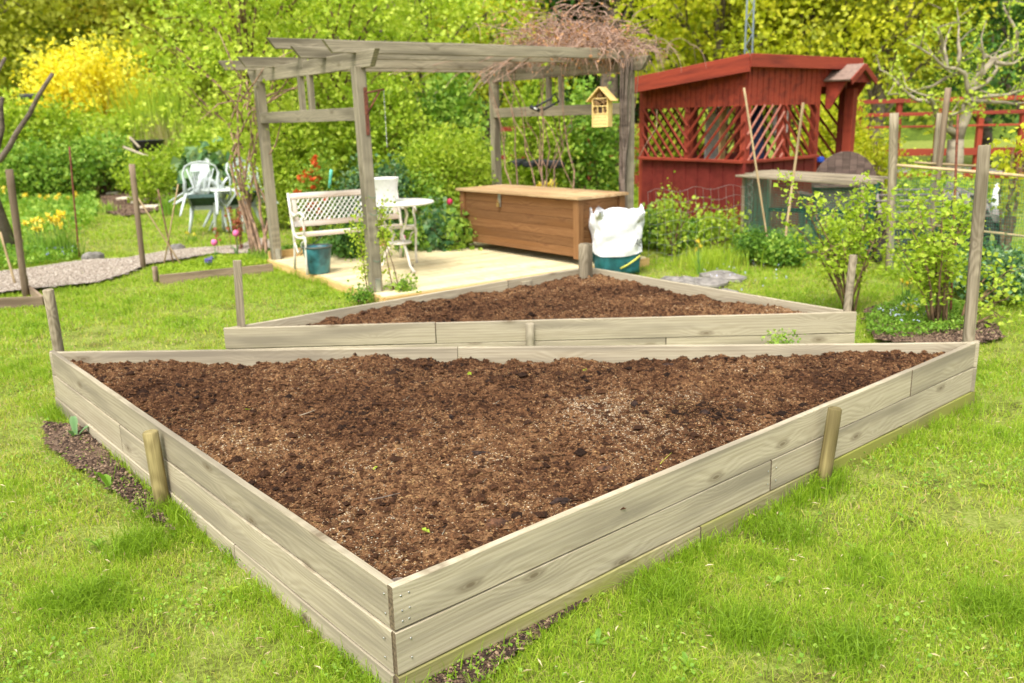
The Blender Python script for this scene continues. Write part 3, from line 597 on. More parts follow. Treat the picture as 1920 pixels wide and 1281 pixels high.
def seedling(px, py, sc=1, z=.265):
    p = G(px, py, z); p.z = float(hg1(np.array(p.x), np.array(p.y)))+.006; n = 5; C = np.array(p)+rng.normal(size=(n, 3))*np.array([.006, .006, .002])*sc+np.array([0, 0, .008]); o = leafobj('seedling', C, .016*sc, L_bright, None, .7+rng.normal(0, .1, n), flat=1.0)
    return tag(o, 'tiny bright green seedling sprouting from the soil', 'seedling', 'seedlings in the front bed')
for a in ((465, 770), (1097, 690), (880, 712), (798, 998), (855, 1195-100), (1170, 930), (705, 878)):
    if inpoly(G(*a, .26).x, G(*a, .26).y, bed1): seedling(*a)
# ================================================================== RAISED BEDS
def side(rt, a, b, zt, joints, out, mat=M_board, moss=None, th=.028, over0=0, over1=0, ncourse=3, courseh=.145, steps=(0, .004, .010)):
    """courses of boards from a to b (ground points), top at zt; joints = list per course of fractions"""
    d = (b-a).normalized()
    for c in range(ncourse):
        z1 = zt-c*(courseh+.0045); zc = z1-courseh/2; js = [0]+joints[c]+[1]; L = (b-a).length
        for k in range(len(js)-1):
            s0 = a+d*(L*js[k]+(.003 if k else -over0))+out*steps[c]; s1 = a+d*(L*js[k+1]-(.003 if k < len(js)-2 else -over1))+out*steps[c]
            jz = random.uniform(-.002, .002) if len(js) > 2 else 0
            m = (moss if (moss and c == ncourse-1) else mat)
            o = beam('board', s0+V(0, 0, zc+jz), s1+V(0, 0, zc-jz), th, courseh, m, rt, ch=.003, jit=.0012, warp=.0012)
            if m is M_boardmoss: o['label'] = 'lowest board stained green by algae'
    return
def perp(a, b, c):  # unit normal of ab pointing away from c
    d = (b-a).normalized(); n = V(d.y, -d.x, 0); return n if (a-c).dot(n) > 0 else -n
rt1 = root('raised_bed', 'large triangular front raised bed of weathered boards filled with brown soil', 'raised bed', (Nc+Lc+Rc)/3)
nNR = perp(Nc, Rc, Lc); nNL = perp(Nc, Lc, Rc); nLR = perp(Lc, Rc, Nc)
dNR = (Rc-Nc).normalized(); dNL = (Lc-Nc).normalized()
side(rt1, Nc+dNR*.0, Rc, zb, [[.795], [.482], [.36, .78]], nNR, moss=M_boardmoss, steps=(-.014, -.0145, -.010))
side(rt1, Nc-dNR*.0+dNL*.016, Lc, zb, [[], [.66], [.3, .82]], nNL, steps=(-.014, -.0095, -.005))
side(rt1, Lc+dNR*.0+V(.02, 0, 0), Rc-V(.02, 0, 0), zb, [[.455], [.5], []], nLR, steps=(-.02, -.02, -.02), ncourse=2)
def stake(rt, top, bot, r, mat, label=None, rt_=None): return pole('stake', bot, top, r, r, mat, rt, label=label)
ST = {}
b_ = G(1815, 650, .25); t_ = D(1846, 272, b_.y+.05); b0 = b_.lerp(t_, -.25)
stake(rt1, t_, V(b0.x, b0.y, -.05), .034, M_stakeg, 'tall round stake at the right corner')
b_ = G(113, 672, .26); t_ = D(90, 543, b_.y-.03); stake(rt1, t_, b_+(b_-t_)*.8, .032, M_stakeg, 'leaning stake at the left corner')
p = G(1525, 893, 0)+nNR*.0; q = p.copy(); q -= nNR*((q-Nc).dot(nNR)-.045); tq = q+V(0, 0, .345)+dNR*.03+nNR*.02; stake(rt1, tq, q-V(0, 0, .05), .031, M_stake, 'mossy stake outside the right boards')
p = G(300, 940, 0); q = p-nNL*((p-Nc).dot(nNL)-.045); stake(rt1, q+V(0, 0, .335)+dNL*.01+nNL*.01, q-V(0, 0, .05), .034, M_stake, 'mossy stake outside the left boards')
q = Nc+dNR*.055+dNL*.055; stake(rt1, q+V(0, 0, .305), q, .033, M_bark, 'dark stump of a stake inside the front corner')
def screw(rt, p, n):
    s = MB(); a = n.cross(up); s.tube([p, p+n*.002], .0035, 8); s.build('screw', M_steel, rt)
for dz in (.035, .085, .12):
    for k in (.03, .055): screw(rt1, Nc+dNR*(k+random.uniform(-.004, .004))+nNR*.0005+V(0, 0, zb-dz), nNR)
for dz in (.185, .25): screw(rt1, Nc+dNR*.05+nNR*.005+V(0, 0, zb-dz), nNR); screw(rt1, Nc+dNL*.05+nNL*.009+V(0, 0, zb-dz), nNL); screw(rt1, Nc+dNL*.045+nNL*.0008+V(0, 0, zb-dz+.148), nNL)
L_ = (Rc-Nc).length
for k in (-.03, .03):
    for dz in (.19, .25): screw(rt1, Nc+dNR*(L_*.482+k)+nNR*.0045+V(0, 0, zb-dz), nNR)
rt2 = root('raised_bed', 'smaller triangular rear raised bed beside the wooden deck', 'raised bed', (L2+R2+F2)/3)
n1 = perp(L2, R2, F2); n2 = perp(L2, F2, R2); n3 = perp(R2, F2, L2)
side(rt2, L2, R2, zb2, [[.335], [.70], []], n1, steps=(0, -.002, .004))
side(rt2, L2+(F2-L2).normalized()*.03, F2, zb2, [[.72], [.5], []], n2, steps=(-.014,)*3, ncourse=2)
side(rt2, R2+(F2-R2).normalized()*.03, F2, zb2, [[], [.4], []], n3, steps=(-.014,)*3, ncourse=2)
b_ = G(446, 612, zb2); b_.z = 0; tt = D(442, 490, b_.y); beam('stake', b_+V(0, .03, -.05), V(tt.x, b_.y+.03, tt.z), .045, .055, M_stakeg, rt2, up=(1, .3, 0), label='square grey stake at the left corner')
b_ = G(1590, 583, zb2); tt = D(1600, 478, b_.y+.02); stake(rt2, tt, V(b_.x-.02, b_.y, -.05), .027, M_stakeg, 'round stake at the right corner')
b_ = G(1098, 522, .24); tt = D(1098, 457, b_.y); stake(rt2, V(b_.x, b_.y, tt.z), V(b_.x, b_.y, -.05), .062, M_stakeg, 'thick round post at the far corner')
b_ = G(993, 600, zb2); q = b_-n1*((b_-L2).dot(n1)-.03); q.z = 0; stake(rt2, q+V(0, 0, .285), q-V(0, 0, .05), .03, M_board, 'short stake in front of the boards')
b_ = (F2+(L2-F2)*.22)-n2*.035; beam('batten', b_+V(0, 0, .1), b_+V(0, 0, .27), .12, .03, M_board, rt2, up=tuple(n2))
# ================================================================== DECK
dk = root('wooden_deck', 'new pale pine deck under the pergola', 'deck', (deck[0]+deck[2])/2)
Wd = (deck[1]-deck[0]).length; Ld = (deck[3]-deck[0]).length; nb_ = int(Wd/.099)
for i in range(nb_):
    a = deck[0]+vv*(.049+i*.099); beam('deck_board', a+V(0, 0, DZ-.014+random.uniform(-.0012, .0012)), a+uu*Ld+V(0, 0, DZ-.014), .088, .028, M_deck, dk, ch=.004, jit=.0006)
beam('edge_board', deck[0]-uu*.012+V(0, 0, .02), deck[1]-uu*.012+V(0, 0, .02), .024, .09, M_curb, dk)
beam('edge_board', deck[1]+vv*.013+V(0, 0, .02), deck[2]+vv*.013+V(0, 0, .02), .024, .09, M_curb, dk)
beam('curb_board', deck[0]+vv*.015+V(0, 0, DZ+.045), deck[3]+vv*.015+V(0, 0, DZ+.045), .03, .09, M_curb, dk, label='raised pine curb along the back edge')
# ================================================================== PERGOLA
pg = root('pergola', 'weathered wooden pergola with four posts standing over the deck', 'pergola', (P1+P4)/2)
PT = 2.13; POST = .105
for q, t in ((P1, (.01, 0)), (P2, (.02, 0)), (P3, (0, 0)), (P4, (0, 0))):
    beam('post', q+V(0, 0, .0), q+V(t[0]*-1.5, 0, PT), POST, POST, M_perg, pg, up=tuple(vv), ch=.006)
for base, nm in ((P1, 'left'), (P3, 'right')):
    a = base-vv*.34; b = base+vv*(FW+.34)
    beam('cross_beam', a+V(0, 0, PT+.06), b+V(0, 0, PT+.06), .05, .145, M_perg, pg, cut=(.8, .8)).location
    beam('rail', base+vv*.05+V(0, 0, 1.72)-uu*.02, base+vv*(FW-.05)+V(0, 0, 1.72)-uu*.02, .07, .12, M_perg, pg)
    for k in (1.22, 1.47): beam('strut', base+vv*k+V(0, 0, 1.78), base+vv*k+V(0, 0, PT), .05, .07, M_perg, pg, up=tuple(vv))
OV = .38
for k, z, o0, o1 in ((2.62, 2.30, .33, .1), (1.95, 2.30, .36, .3), (.55, 2.30, .42, .4), (-.06, 2.30, .45, .4)):
    a = P1+vv*k; beam('rafter', a-uu*o0+V(0, 0, z), a+uu*(FL+o1)+V(0, 0, z), .05, .105, M_perg, pg, cut=(.8, .8))
a = P1+vv*1.32
beam('ridge_rafter', a-uu*.36+V(0, 0, 2.43), a+uu*(FL+.4)+V(0, 0, 2.43), .05, .105, M_perg, pg, cut=(.8, .8))
for s_ in (0, FL): beam('ridge_block', a+uu*s_+V(0, 0, 2.20), a+uu*s_+V(0, 0, 2.378), .06, .10, M_perg, pg, up=tuple(vv))
for q in (P1, P2):
    s = MB(); s.box(q+V(0, 0, .12)+uu*.055, (.01, .05, .16), Matrix((uu, vv, up)).transposed(), bev=.001); s.box(q+V(0, 0, .12)+vv*.055, (.05, .01, .16), Matrix((uu, vv, up)).transposed(), bev=.001); s.build('post_bracket', M_steel, pg)
# rusty bracket and chain on P2
c = P2+V(-.02, 0, 1.93)+vv*.055; rt = root('hanging_bracket', 'rusty iron bracket screwed to the front left pergola post', 'bracket', c-V(0, 0, .42))
s = MB(); s.box(c-V(0, 0, .19)+uu*.02, (.03, .012, .42), Matrix((uu, vv, up)).transposed()); s.build('back_plate', M_rust, rt)
arm = (uu*.55+vv*.3).normalized(); s = MB(); s.tube([c+uu*.02-V(0, 0, .03), c+uu*.02+arm*.17+V(0, 0, .0)], .009, 6); s.build('arm', M_rust, rt)
s = MB(); s.tube([c+uu*.02-V(0, 0, .22), c+uu*.02+arm*.13-V(0, 0, .01)], .008, 6); s.build('brace', M_rust, rt)
e = c+uu*.02+arm*.165; s = MB()
for i in range(22): s.tube([e-V(0, 0, .01+i*.023), e-V(.004*(i % 2), .004*((i+1) % 2), .034+i*.023)], .0035, 5)
tag(s.build('chain', M_steel), 'thin steel chain hanging from the rusty bracket', 'chain')
# ================================================================== CHEST
c0 = G(868, 464, DZ); cf = G(1085, 499, DZ); du = (c0-cf).normalized(); dn = V(-du.y, du.x, 0)
if dn.y < 0: dn = -dn
LC = (c0-cf).length; WC = .70; hz_ = .64
ch = root('storage_chest', 'long brown stained wooden chest with a padlock on the deck', 'chest', (c0+cf)/2+dn*WC/2)
Mx = Matrix((du, dn, up)).transposed()
for i in range(6):
    z = DZ+.02+i*.103+.05; beam('plank', cf+du*.04+V(0, 0, z)+dn*.03, c0-du*.04+V(0, 0, z)+dn*.03, .02, .101, M_chest, ch, ch=.002, jit=.0005)
    beam('plank', cf+dn*.04+V(0, 0, z)+du*.03, cf+dn*(WC-.04)+V(0, 0, z)+du*.03, .02, .101, M_chest, ch, ch=.002, jit=.0005)
    beam('plank', c0+dn*.04+V(0, 0, z)-du*.03, c0+dn*(WC-.04)+V(0, 0, z)-du*.03, .02, .101, M_chest, ch, ch=.002, jit=.0005)
    beam('plank', cf+du*.04+V(0, 0, z)+dn*(WC-.03), c0-du*.04+V(0, 0, z)+dn*(WC-.03), .02, .101, M_chest, ch, ch=.002, jit=.0005)
for q in (cf, c0):
    for w_ in (0, WC):
        sx = 1 if q is cf else -1; beam('corner_post', q+du*.03*sx+dn*(w_+(.03 if w_ == 0 else -.03))+V(0, 0, DZ+.002), q+du*.03*sx+dn*(w_+(.03 if w_ == 0 else -.03))+V(0, 0, DZ+hz_), .085, .085, M_chest, ch, up=tuple(dn))
for i in range(4):
    w_ = -.045+(i+.5)*(WC+.09)/4; beam('lid_board', cf-du*.04+dn*w_+V(0, 0, DZ+hz_+.02), c0+du*.05+dn*w_+V(0, 0, DZ+hz_+.02), (WC+.09)/4-.0015, .028, M_lid, ch, ch=.002, jit=.0006)
hp = c0.lerp(cf, .36)-dn*.006+V(0, 0, DZ+.57); s = MB(); s.box(hp+dn*.012, (.045, .008, .16), Mx, bev=.001); hs_ = s.build('hasp', M_steel, ch)
s = MB(); s.tube([hp-dn*.012+V(0, 0, -.03)-du*.012, hp-dn*.012+V(0, 0, .0)-du*.010, hp-dn*.012+V(0, 0, .0)+du*.010, hp-dn*.012+V(0, 0, -.03)+du*.012], .004, 6); s.box(hp-dn*.014+V(0, 0, -.055), (.042, .018, .045), Mx, bev=.003); pl_ = s.build('padlock', plain('brass', (.55, .36, .12), .35, .7), ch)
# ================================================================== BENCH
def bench():
    fl = G(577, 516, DZ); o = fl.copy(); o.z = DZ; rt = root('garden_bench', 'weathered bench with white lattice back and white iron ends at the back of the deck', 'bench', o)
    dx = (uu*.97+vv*.10).normalized(); dy = V(-dx.y, dx.x, 0); L = 1.27     # dy to the back
    def P(x, y, z): return o+dx*x+dy*y+V(0, 0, z)
    for x in (0, L):
        s = MB()
        s.tube([P(x, 0, 0), P(x, .02, .12), P(x, .0, .26), P(x, -.02, .38), P(x, .03, .42)], [.016, .013, .013, .016, .014], 8)              # front leg
        s.tube([P(x, .50, 0), P(x, .46, .15), P(x, .42, .30), P(x, .42, .42), P(x, .46, .60), P(x, .52, .84)], [.016, .014, .015, .018, .017, .014], 8)
        s.tube([P(x, -.02, .40), P(x, .12, .385), P(x, .28, .37), P(x, .42, .40)], .015, 8)
        s.tube([P(x, .0, .40), P(x, -.01, .50), P(x, .03, .58), P(x, .01, .635)], .012, 8)
        s.tube([P(x, .46, .64), P(x, .34, .60), P(x, .22, .625), P(x, .10, .655), P(x, .0, .645), P(x, -.045, .61), P(x, -.02, .585)], [.013, .015, .017, .018, .018, .014, .010], 8)
        s.tube([P(x, .40, .30), P(x, .30, .20), P(x, .20, .24), P(x, .12, .33), P(x, .04, .36)], .009, 7)
        s.build('iron_end', M_iron, rt)
    bk = lambda x, z: P(x, .44+(z-.5)*.24, z)
    for z, h in ((.80, .065), (.50, .06)): beam('back_rail', bk(.02, z), bk(L-.02, z), .028, h, M_benchwood, rt, up=tuple((V(0, 0, 1)+dy*.24)))
    for x in (.05, L-.05): beam('back_stile', bk(x, .53), bk(x, .765), .026, .05, M_benchwood, rt, up=tuple(dx))
    s = MB(); z0, z1 = .532, .766; hh = z1-z0; n = 20; Wl = L-.16; st = Wl/n
    for i in range(-4, n+1):
        for sg in (1, -1):
            xa, xb = i*st, i*st+st*3.6
            za, zb_ = (z0, z1) if sg > 0 else (z1, z0)
            x0 = max(xa, 0); x1 = min(xb, Wl)
            if x1-x0 < .01: continue
            fz = lambda x: za+(zb_-za)*(x-xa)/(xb-xa)
            p0, p1 = bk(.08+x0, fz(x0)), bk(.08+x1, fz(x1)); s.tube([p0-dy*.004*sg, p1-dy*.004*sg], .0085, 4, flat=.6)
    s.build('lattice_panel', M_white, rt)
    beam('seat_slat', P(.0, .02, .425), P(L, .02, .425), .06, .03, M_benchwood, rt); beam('seat_slat', P(.0, .38, .40), P(L, .38, .40), .05, .028, M_benchwood, rt)
    for x in (0.02, L-.02):
        s = MB(); sg = 1 if x < .5 else -1; s.tube([P(x, .3, .18), P(x+.24*sg, .12, .41)], .005, 6); s.build('brace_rod', M_black, rt)
bench()
# ================================================================== TABLE, PLANTER, POT, BAG
tc_ = G(752, 508, DZ); tc_.z = DZ
tb_ = root('bistro_table', 'round white cast iron garden table on the deck', 'table', tc_); TH = .74
s = MB(); s.lathe([(.0005, TH-.012), (.37, TH-.018), (.392, TH-.012), (.395, TH), (.385, TH+.008), (.0005, TH+.006)], tc_, 48); s.build('table_top', M_white, tb_)
for a in (-.9, 1.2, 3.3):
    d = V(math.cos(a), math.sin(a), 0); s = MB()
    s.tube([tc_+d*.16+V(0, 0, TH-.02), tc_+d*.19+V(0, 0, .62), tc_+d*.13+V(0, 0, .50), tc_+d*.05+V(0, 0, .40), tc_+d*.09+V(0, 0, .30), tc_+d*.15+V(0, 0, .20), tc_+d*.19+V(0, 0, .08), tc_+d*.27+V(0, 0, .014)], [.013, .014, .013, .016, .015, .014, .013, .017], 8); s.build('leg', M_iron, tb_)
s = MB(); s.lathe([(.0005, .30), (.13, .30), (.135, .31), (.13, .32), (.0005, .318)], tc_, 24); s.build('shelf', M_iron, tb_)
pp = tc_+V(-.13, .02, 0)+V(0, 0, TH+.008); s = MB(); s.lathe([(.0005, 0), (.115, 0), (.122, .01), (.152, .235), (.160, .24), (.162, .252), (.150, .252), (.146, .235), (.112, .03), (.0005, .03)], pp, 40); tag(s.build('planter', M_white), 'white flared planter standing on the round white table', 'planter')
pc = G(598, 512, DZ); pc.z = DZ; k_ = root('plant_pot', 'empty glazed blue green plant pot on the deck before the bench', 'plant pot', pc)
s = MB(); s.lathe([(.0005, .001), (.110, .001), (.118, .012), (.155, .27), (.158, .285), (.146, .285), (.142, .26), (.108, .03), (.0005, .03)], pc, 40); s.build('pot_body', M_pot, k_)
s = MB(); s.lathe([(.1485, .286), (.163, .280), (.165, .298), (.1465, .300), (.1440, .288)], pc, 40, close=False); s.build('rim', M_potrim, k_)
def bag():
    c = G(1158, 512); c.y += .12; c.z = 0; rt = root('garden_sack', 'white woven sack pulled over a green bag behind the far corner post', 'sack', c)
    def shell(z0, z1, nz, rx, ry, k, name, mat, top=False, inset=0):
        n = 72; vs = []; m = []
        for i in range(nz+1):
            t = i/nz; z = z0+(z1-z0)*t
            for j in range(n):
                a = 2*math.pi*j/n; ca, sa = math.cos(a), math.sin(a); w = abs(ca)**.55*math.copysign(1, ca); q = abs(sa)**.55*math.copysign(1, sa)
                f = 1+.03*math.sin(a*9+z*14)+.03*math.sin(a*4-z*23+1)+.09*(float(fbm(np.array(a*2.2+7), np.array(z*9), 3))-.45)*2
                flare = 1+.12*max(0, (z-.3))/.4 if top else 1-.10*t*0
                zz = z+(.035*math.sin(a*3+.6)+.018*math.sin(a*7) if (top and i == nz) else 0)+(.02*math.sin(a*2+2) if top and i == 0 else 0)
                vs.append(c+V(rx*w*f*flare, ry*q*f*flare, zz))
        fs = [(i*n+j, i*n+(j+1) % n, (i+1)*n+(j+1) % n, (i+1)*n+j) for i in range(nz) for j in range(n)]; s = MB(); s.add(vs, fs, 0, True)
        if top:
            b = len(s.v); s.add([c+V(0, 0, z1-.09)]+[c+(Vector(v)-c)*.93-V(0, 0, .04) for v in vs[-n:]], [(0, 1+j, 1+(j+1) % n) for j in range(n)], 0, True)
            s.f += [(nz*n+j, nz*n+(j+1) % n, b+1+(j+1) % n, b+1+j) for j in range(n)]; s.mi += [0]*n; s.sm += [True]*n
        else: s.f += [tuple(range(n-1, -1, -1)), tuple(range(nz*n, nz*n+n))]; s.mi += [0]*2; s.sm += [False]*2
        return s.build(name, mat, rt)
    shell(0, .27, 8, .245, .18, 0, 'green_bag', M_bagg); shell(.205, .665, 26, .262, .19, 0, 'white_bag', M_bagw, True)
    s = MB(); s.tube([c+V(.02, -.197, .06), c+V(.10, -.2, .10), c+V(.18, -.195, .155), c+V(.235, -.16, .19)], .011, 6, flat=1); s.build('yellow_strap', M_yell, rt)
    cu = bpy.data.curves.new('lettering', 'FONT'); cu.body = 'AE'; cu.size = .10; cu.extrude = .001; cu.shear = .25; to = bpy.data.objects.new('tmp', cu); COL.objects.link(to)
    bpy.context.view_layer.update(); me = bpy.data.meshes.new_from_object(to.evaluated_get(bpy.context.evaluated_depsgraph_get())); bpy.data.objects.remove(to); print('TEXT', len(me.vertices))
    M = Matrix.Translation(c+V(.165, -.245, .30)) @ Matrix.Rotation(R(14), 4, 'Z') @ Matrix.Rotation(R(90), 4, 'X') @ Matrix.Diagonal((.62, 1.15, 1, 1)); me.materials.clear(); me.materials.append(M_black); link(me, 'black_lettering', M_black, rt, M)
bag()
# ================================================================== U-LOCK, INSECT HOTEL
lk = root('bicycle_lock', 'black U shaped bicycle lock hanging on the right pergola rail', 'bicycle lock', D(1015, 200, 10.7)); a, b, c = D(1000, 203, 10.7), D(1019, 206, 10.7), D(1040, 176, 10.75)
s = MB(); d1 = (D(1037, 183, 10.75)-a); s.tube([a, a+d1*.45, a+d1*.9, c, b+d1*.78, b+d1*.4, b], .013, 8); s.build('shackle', M_black, lk)
s = MB(); s.tube([D(994, 200, 10.7), D(1012, 208, 10.68)], .022, 10); s.build('crossbar', M_black, lk); s = MB(); s.tube([D(1001, 202.5, 10.68)-V(0, .02, 0), D(1007, 205.5, 10.68)-V(0, .02, 0)], .010, 8); s.build('label_band', M_plasticw, lk)
def hotel():
    w, d, h = .185, .14, .34; c = D(1129, 238, 9.75); rz = R(-28); rt = root('insect_hotel', 'yellow pine insect hotel house hanging near the right pergola post', 'insect hotel', c, rz=rz)
    Mr = Matrix.Rotation(rz, 3, 'Z'); P = lambda x, y, z: c+Mr@V(x, y, z)
    s = MB(); eh = .30; pk = .40
    pts = [(-w/2, 0), (w/2, 0), (w/2, eh), (0, pk), (-w/2, eh)]
    s.panel([P(x, d/2, z) for x, z in pts], .012, Mr@V(0, -1, 0)); s.build('back_panel', M_hotel, rt)
    for sx in (-1, 1): s = MB(); s.box(P(sx*(w/2-.006), -.004, eh/2), (.012, d-.012, eh), Mr); s.build('side_panel', M_hotel, rt)
    for sx in (-1, 1):
        s = MB(); a = P(0, -d/2-.03, pk+.012); b = P(0, d/2+.02, pk+.012); e0 = P(sx*(w/2+.05), -d/2-.03, eh-.035); e1 = P(sx*(w/2+.05), d/2+.02, eh-.035); nn = ((b-a).cross(e0-a)).normalized()*sx*-1
        s.panel([a, b, e1, e0], .012, nn if nn.z > 0 else -nn); s.build('roof_panel', M_hotel, rt)
    s = MB()
    for z in (.0, .135, .215, .295): s.box(P(0, -.01, z+.005), (w-.026, d-.03, .010), Mr)
    for x in (-.03, .03): s.box(P(x, -.01, .18), (.007, d-.04, .07), Mr)
    s.box(P(0, -.03, .07), (w-.026, .06, .12), Mr); s.build('shelves', M_hotel, rt)
    s = MB()
    for z in (.03, .065, .10):
        for i in range(6): q = P(-.066+i*.0265+(.01 if z == .065 else 0)-.003, -.0605, z); s.tube([q, q+Mr@V(0, -.0015, 0)], .0052, 8)
    s.build('hole_shade_discs', M_holeshade, rt)  # dark discs on the face paint the shade of the holes
    s = MB()
    for i in range(70):
        if i < 40: x, z = random.uniform(-.075, .075), random.uniform(.232, .285)
        elif i < 55: x, z = random.choice((-1, 1))*random.uniform(.042, .072), random.uniform(.15, .205)
        else:
            z = random.uniform(.31, .37); m_ = (pk-z)*.75-.012; x = random.uniform(-1, 1)*m_
        y0 = -d/2+random.uniform(.008, .02); s.tube([P(x, y0, z), P(x, .04, z)], .0068, 7)
    s.build('bamboo_tubes', M_bamboocut, rt); s = MB(); s.box(P(0, -.02, .178), (.05, .05, .065), Mr); s.build('slotted_block', M_holeshade, rt)  # plain block, the shade of its slots is only in the colour
    t = P(0, 0, pk+.02); s = MB(); s.tube([t, t+V(.02, .1, .14), t+V(.03, .2, .24)], .003, 5); s.build('cord', M_stem, rt)
hotel()
# ================================================================== VINES
def vine_tangle():
    base = P4; rt = root('climbing_vine', 'leafless climber with a tangled brown crown on the right pergola post', 'climber', base)
    s = MB(); rr = random.Random(5)
    for i in range(11):      # trunks twisting up P4 and beside it
        a = rr.uniform(2.0, 4.6); r = rr.uniform(.06, .10); p0 = base+V(math.cos(a)*.1, math.sin(a)*.1, 0); pts = []
        for k in range(12): t = k/11; aa = a+math.sin(t*5+i)*.5+rr.uniform(-.2, .2); pts.append(base+V(math.cos(aa)*r, math.sin(aa)*r-.03, t*2.25))
        s.tube(pts, [.020-.010*k/11 for k in range(12)], 6)
    s.build('main_stem', M_bark, rt)
    s = MB()
    for i in range(9):
        x0 = rr.uniform(-1.5, -.12); q = base-vv*0+(P3-P4)*rr.uniform(.15, .8)+V(0, rr.uniform(-.2, .1), 0); q.z = 0
        pts = [q]; cur = q.copy()
        for k in range(9): cur = cur+V(rr.uniform(-.09, .09)+.01*(i-4), rr.uniform(-.06, .06), .25); pts.append(cur.copy())
        s.tube(pts, [.015-.0012*k for k in range(10)], 5)
        if rr.random() < .8:
            k0 = rr.randint(2, 5); c2 = pts[k0].copy(); b = [c2.copy()]
            for k in range(6): c2 = c2+V(rr.uniform(-.04, .15)*(1 if i % 2 else -1), rr.uniform(-.05, .05), .20); b.append(c2.copy())
            s.tube(b, .006, 4)
    s.build('side_stems', M_vine, rt)
    s = MB(); tips = []
    A = P3+V(0, 0, 2.40)-vv*.1; Bv = (P4-P3)
    for i in range(1350):
        t = rr.random()**.6; side_ = rr.gauss(0, .22)+.02; c = P3+(P4-P3)*(t*1.03-.02)+uu*(side_*1.0-.10*t)+V(0, 0, 2.32+abs(rr.gauss(0, .22))*(.55+.8*math.sin(math.pi*min(1, t*1.05))))
        a = rr.uniform(0, 6.28); el = rr.uniform(-.3, .8); d = V(math.cos(a), math.sin(a), el).normalized(); L = rr.uniform(.12, .5); n = 6; p = c.copy(); pts = [p.copy()]
        cur = V(rr.uniform(-1, 1), rr.uniform(-1, 1), rr.uniform(-1.2, .2))*.9
        for k in range(n): d = (d+cur*.26+V(rr.uniform(-.12, .12), rr.uniform(-.12, .12), -.06)).normalized(); p = p+d*L/n; pts.append(p.copy())
        r = rr.uniform(.0025, .0065); s.tube(pts, [r]*3+[r*.8, r*.7, r*.5, r*.3], 4, cap=False); tips += pts[2:]
    for i in range(70):     # strands trailing along the rafters and drooping past the post
        t = rr.random(); c = P4+V(rr.gauss(.02, .22), rr.gauss(-.05, .2), 2.35); d = V(rr.uniform(-.6, .8), rr.uniform(-.6, .3), rr.uniform(-.1, .5)).normalized(); p = c; pts = [p.copy()]
        for k in range(7): d = (d+V(0, 0, -.32)+V(rr.uniform(-.15, .15), rr.uniform(-.15, .15), 0)).normalized(); p = p+d*.048; pts.append(p.copy())
        s.tube(pts, [.004]*4+[.003, .002, .002, .001], 4, cap=False)
    for i in range(26):
        c = P3+(P4-P3)*rr.random()+V(0, 0, 2.35); c = c-uu*rr.uniform(.1, .9); d = -uu+V(0, 0, rr.uniform(-.2, .4)); p = c; pts = [p.copy()]
        for k in range(7): d = (d+V(rr.uniform(-.25, .25), rr.uniform(-.25, .25), -.08)).normalized(); p = p+d*.12; pts.append(p.copy())
        s.tube(pts, .0035, 4, cap=False)
    s.build('twig_crown', M_twig, rt)
    tp = np.array([tips[i] for i in rng.choice(len(tips), 2600)]); leafobj('buds', tp+rng.normal(0, .008, tp.shape), .030, L_brownbud, rt)
vine_tangle()
def left_vine():
    b = P1-uu*.12+vv*.05; rt = root('climbing_vine', 'bare brown climber stems twisting up the rear left pergola post', 'climber', b); s = MB(); rr = random.Random(11)
    specs = [((475, 485), [(440, 300), (448, 220), (500, 130)]), ((488, 488), [(455, 380), (470, 260), (462, 150)]), ((497, 490), [(470, 400), (450, 330), (445, 190)]), ((480, 488), [(430, 300), (470, 210), (560, 160)]),
             ((500, 490), [(490, 400), (470, 300), (500, 200)]), ((490, 488), [(505, 400), (478, 330), (474, 200)]), ((484, 486), [(452, 310), (430, 240), (452, 160)]), ((478, 486), [(465, 400), (480, 300), (478, 150)])]
    tips = []
    for (bx, by), pts in specs:
        g = G(bx, by); Y = g.y; ps = [g]+[D(x, y, Y+rr.uniform(-.15, .1)) for x, y in pts]; out = []
        for i in range(len(ps)-1):
            for k in range(4): t = k/4; out.append(ps[i].lerp(ps[i+1], t)+V(rr.uniform(-.015, .015), rr.uniform(-.015, .015), 0))
        out.append(ps[-1]); n = len(out); s.tube(out, [.022*(1-.6*k/n) for k in range(n)], 6)
        tips += out[6:]
    for (x0, y0), (x1, y1), (x2, y2) in (((470, 190), (420, 170), (385, 140)), ((470, 185), (440, 130), (410, 60)), ((500, 180), (560, 165), (600, 120)), ((505, 190), (540, 150), (530, 90)), ((455, 190), (410, 195), (370, 230)), ((505, 290), (520, 260), (530, 215)), ((450, 190), (500, 120), (560, 90)), ((455, 220), (400, 150), (380, 140))):
        Y = b.y; s.tube([D(x0, y0, Y), D((x0+x1)/2+4, (y0+y1)/2-3, Y), D(x1, y1, Y-.1), D(x2, y2, Y-.2)], [.012, .010, .008, .004], 5); tips += [D(x1, y1, Y-.1), D(x2, y2, Y-.2)]
    s.build('stems', M_vine, rt)
    C = np.repeat(np.array(tips), 15, 0); C = C+rng.normal(0, .11, C.shape); leafobj('leaves', C, .045, L_bright, rt, .65+rng.normal(0, .15, len(C)))
left_vine()
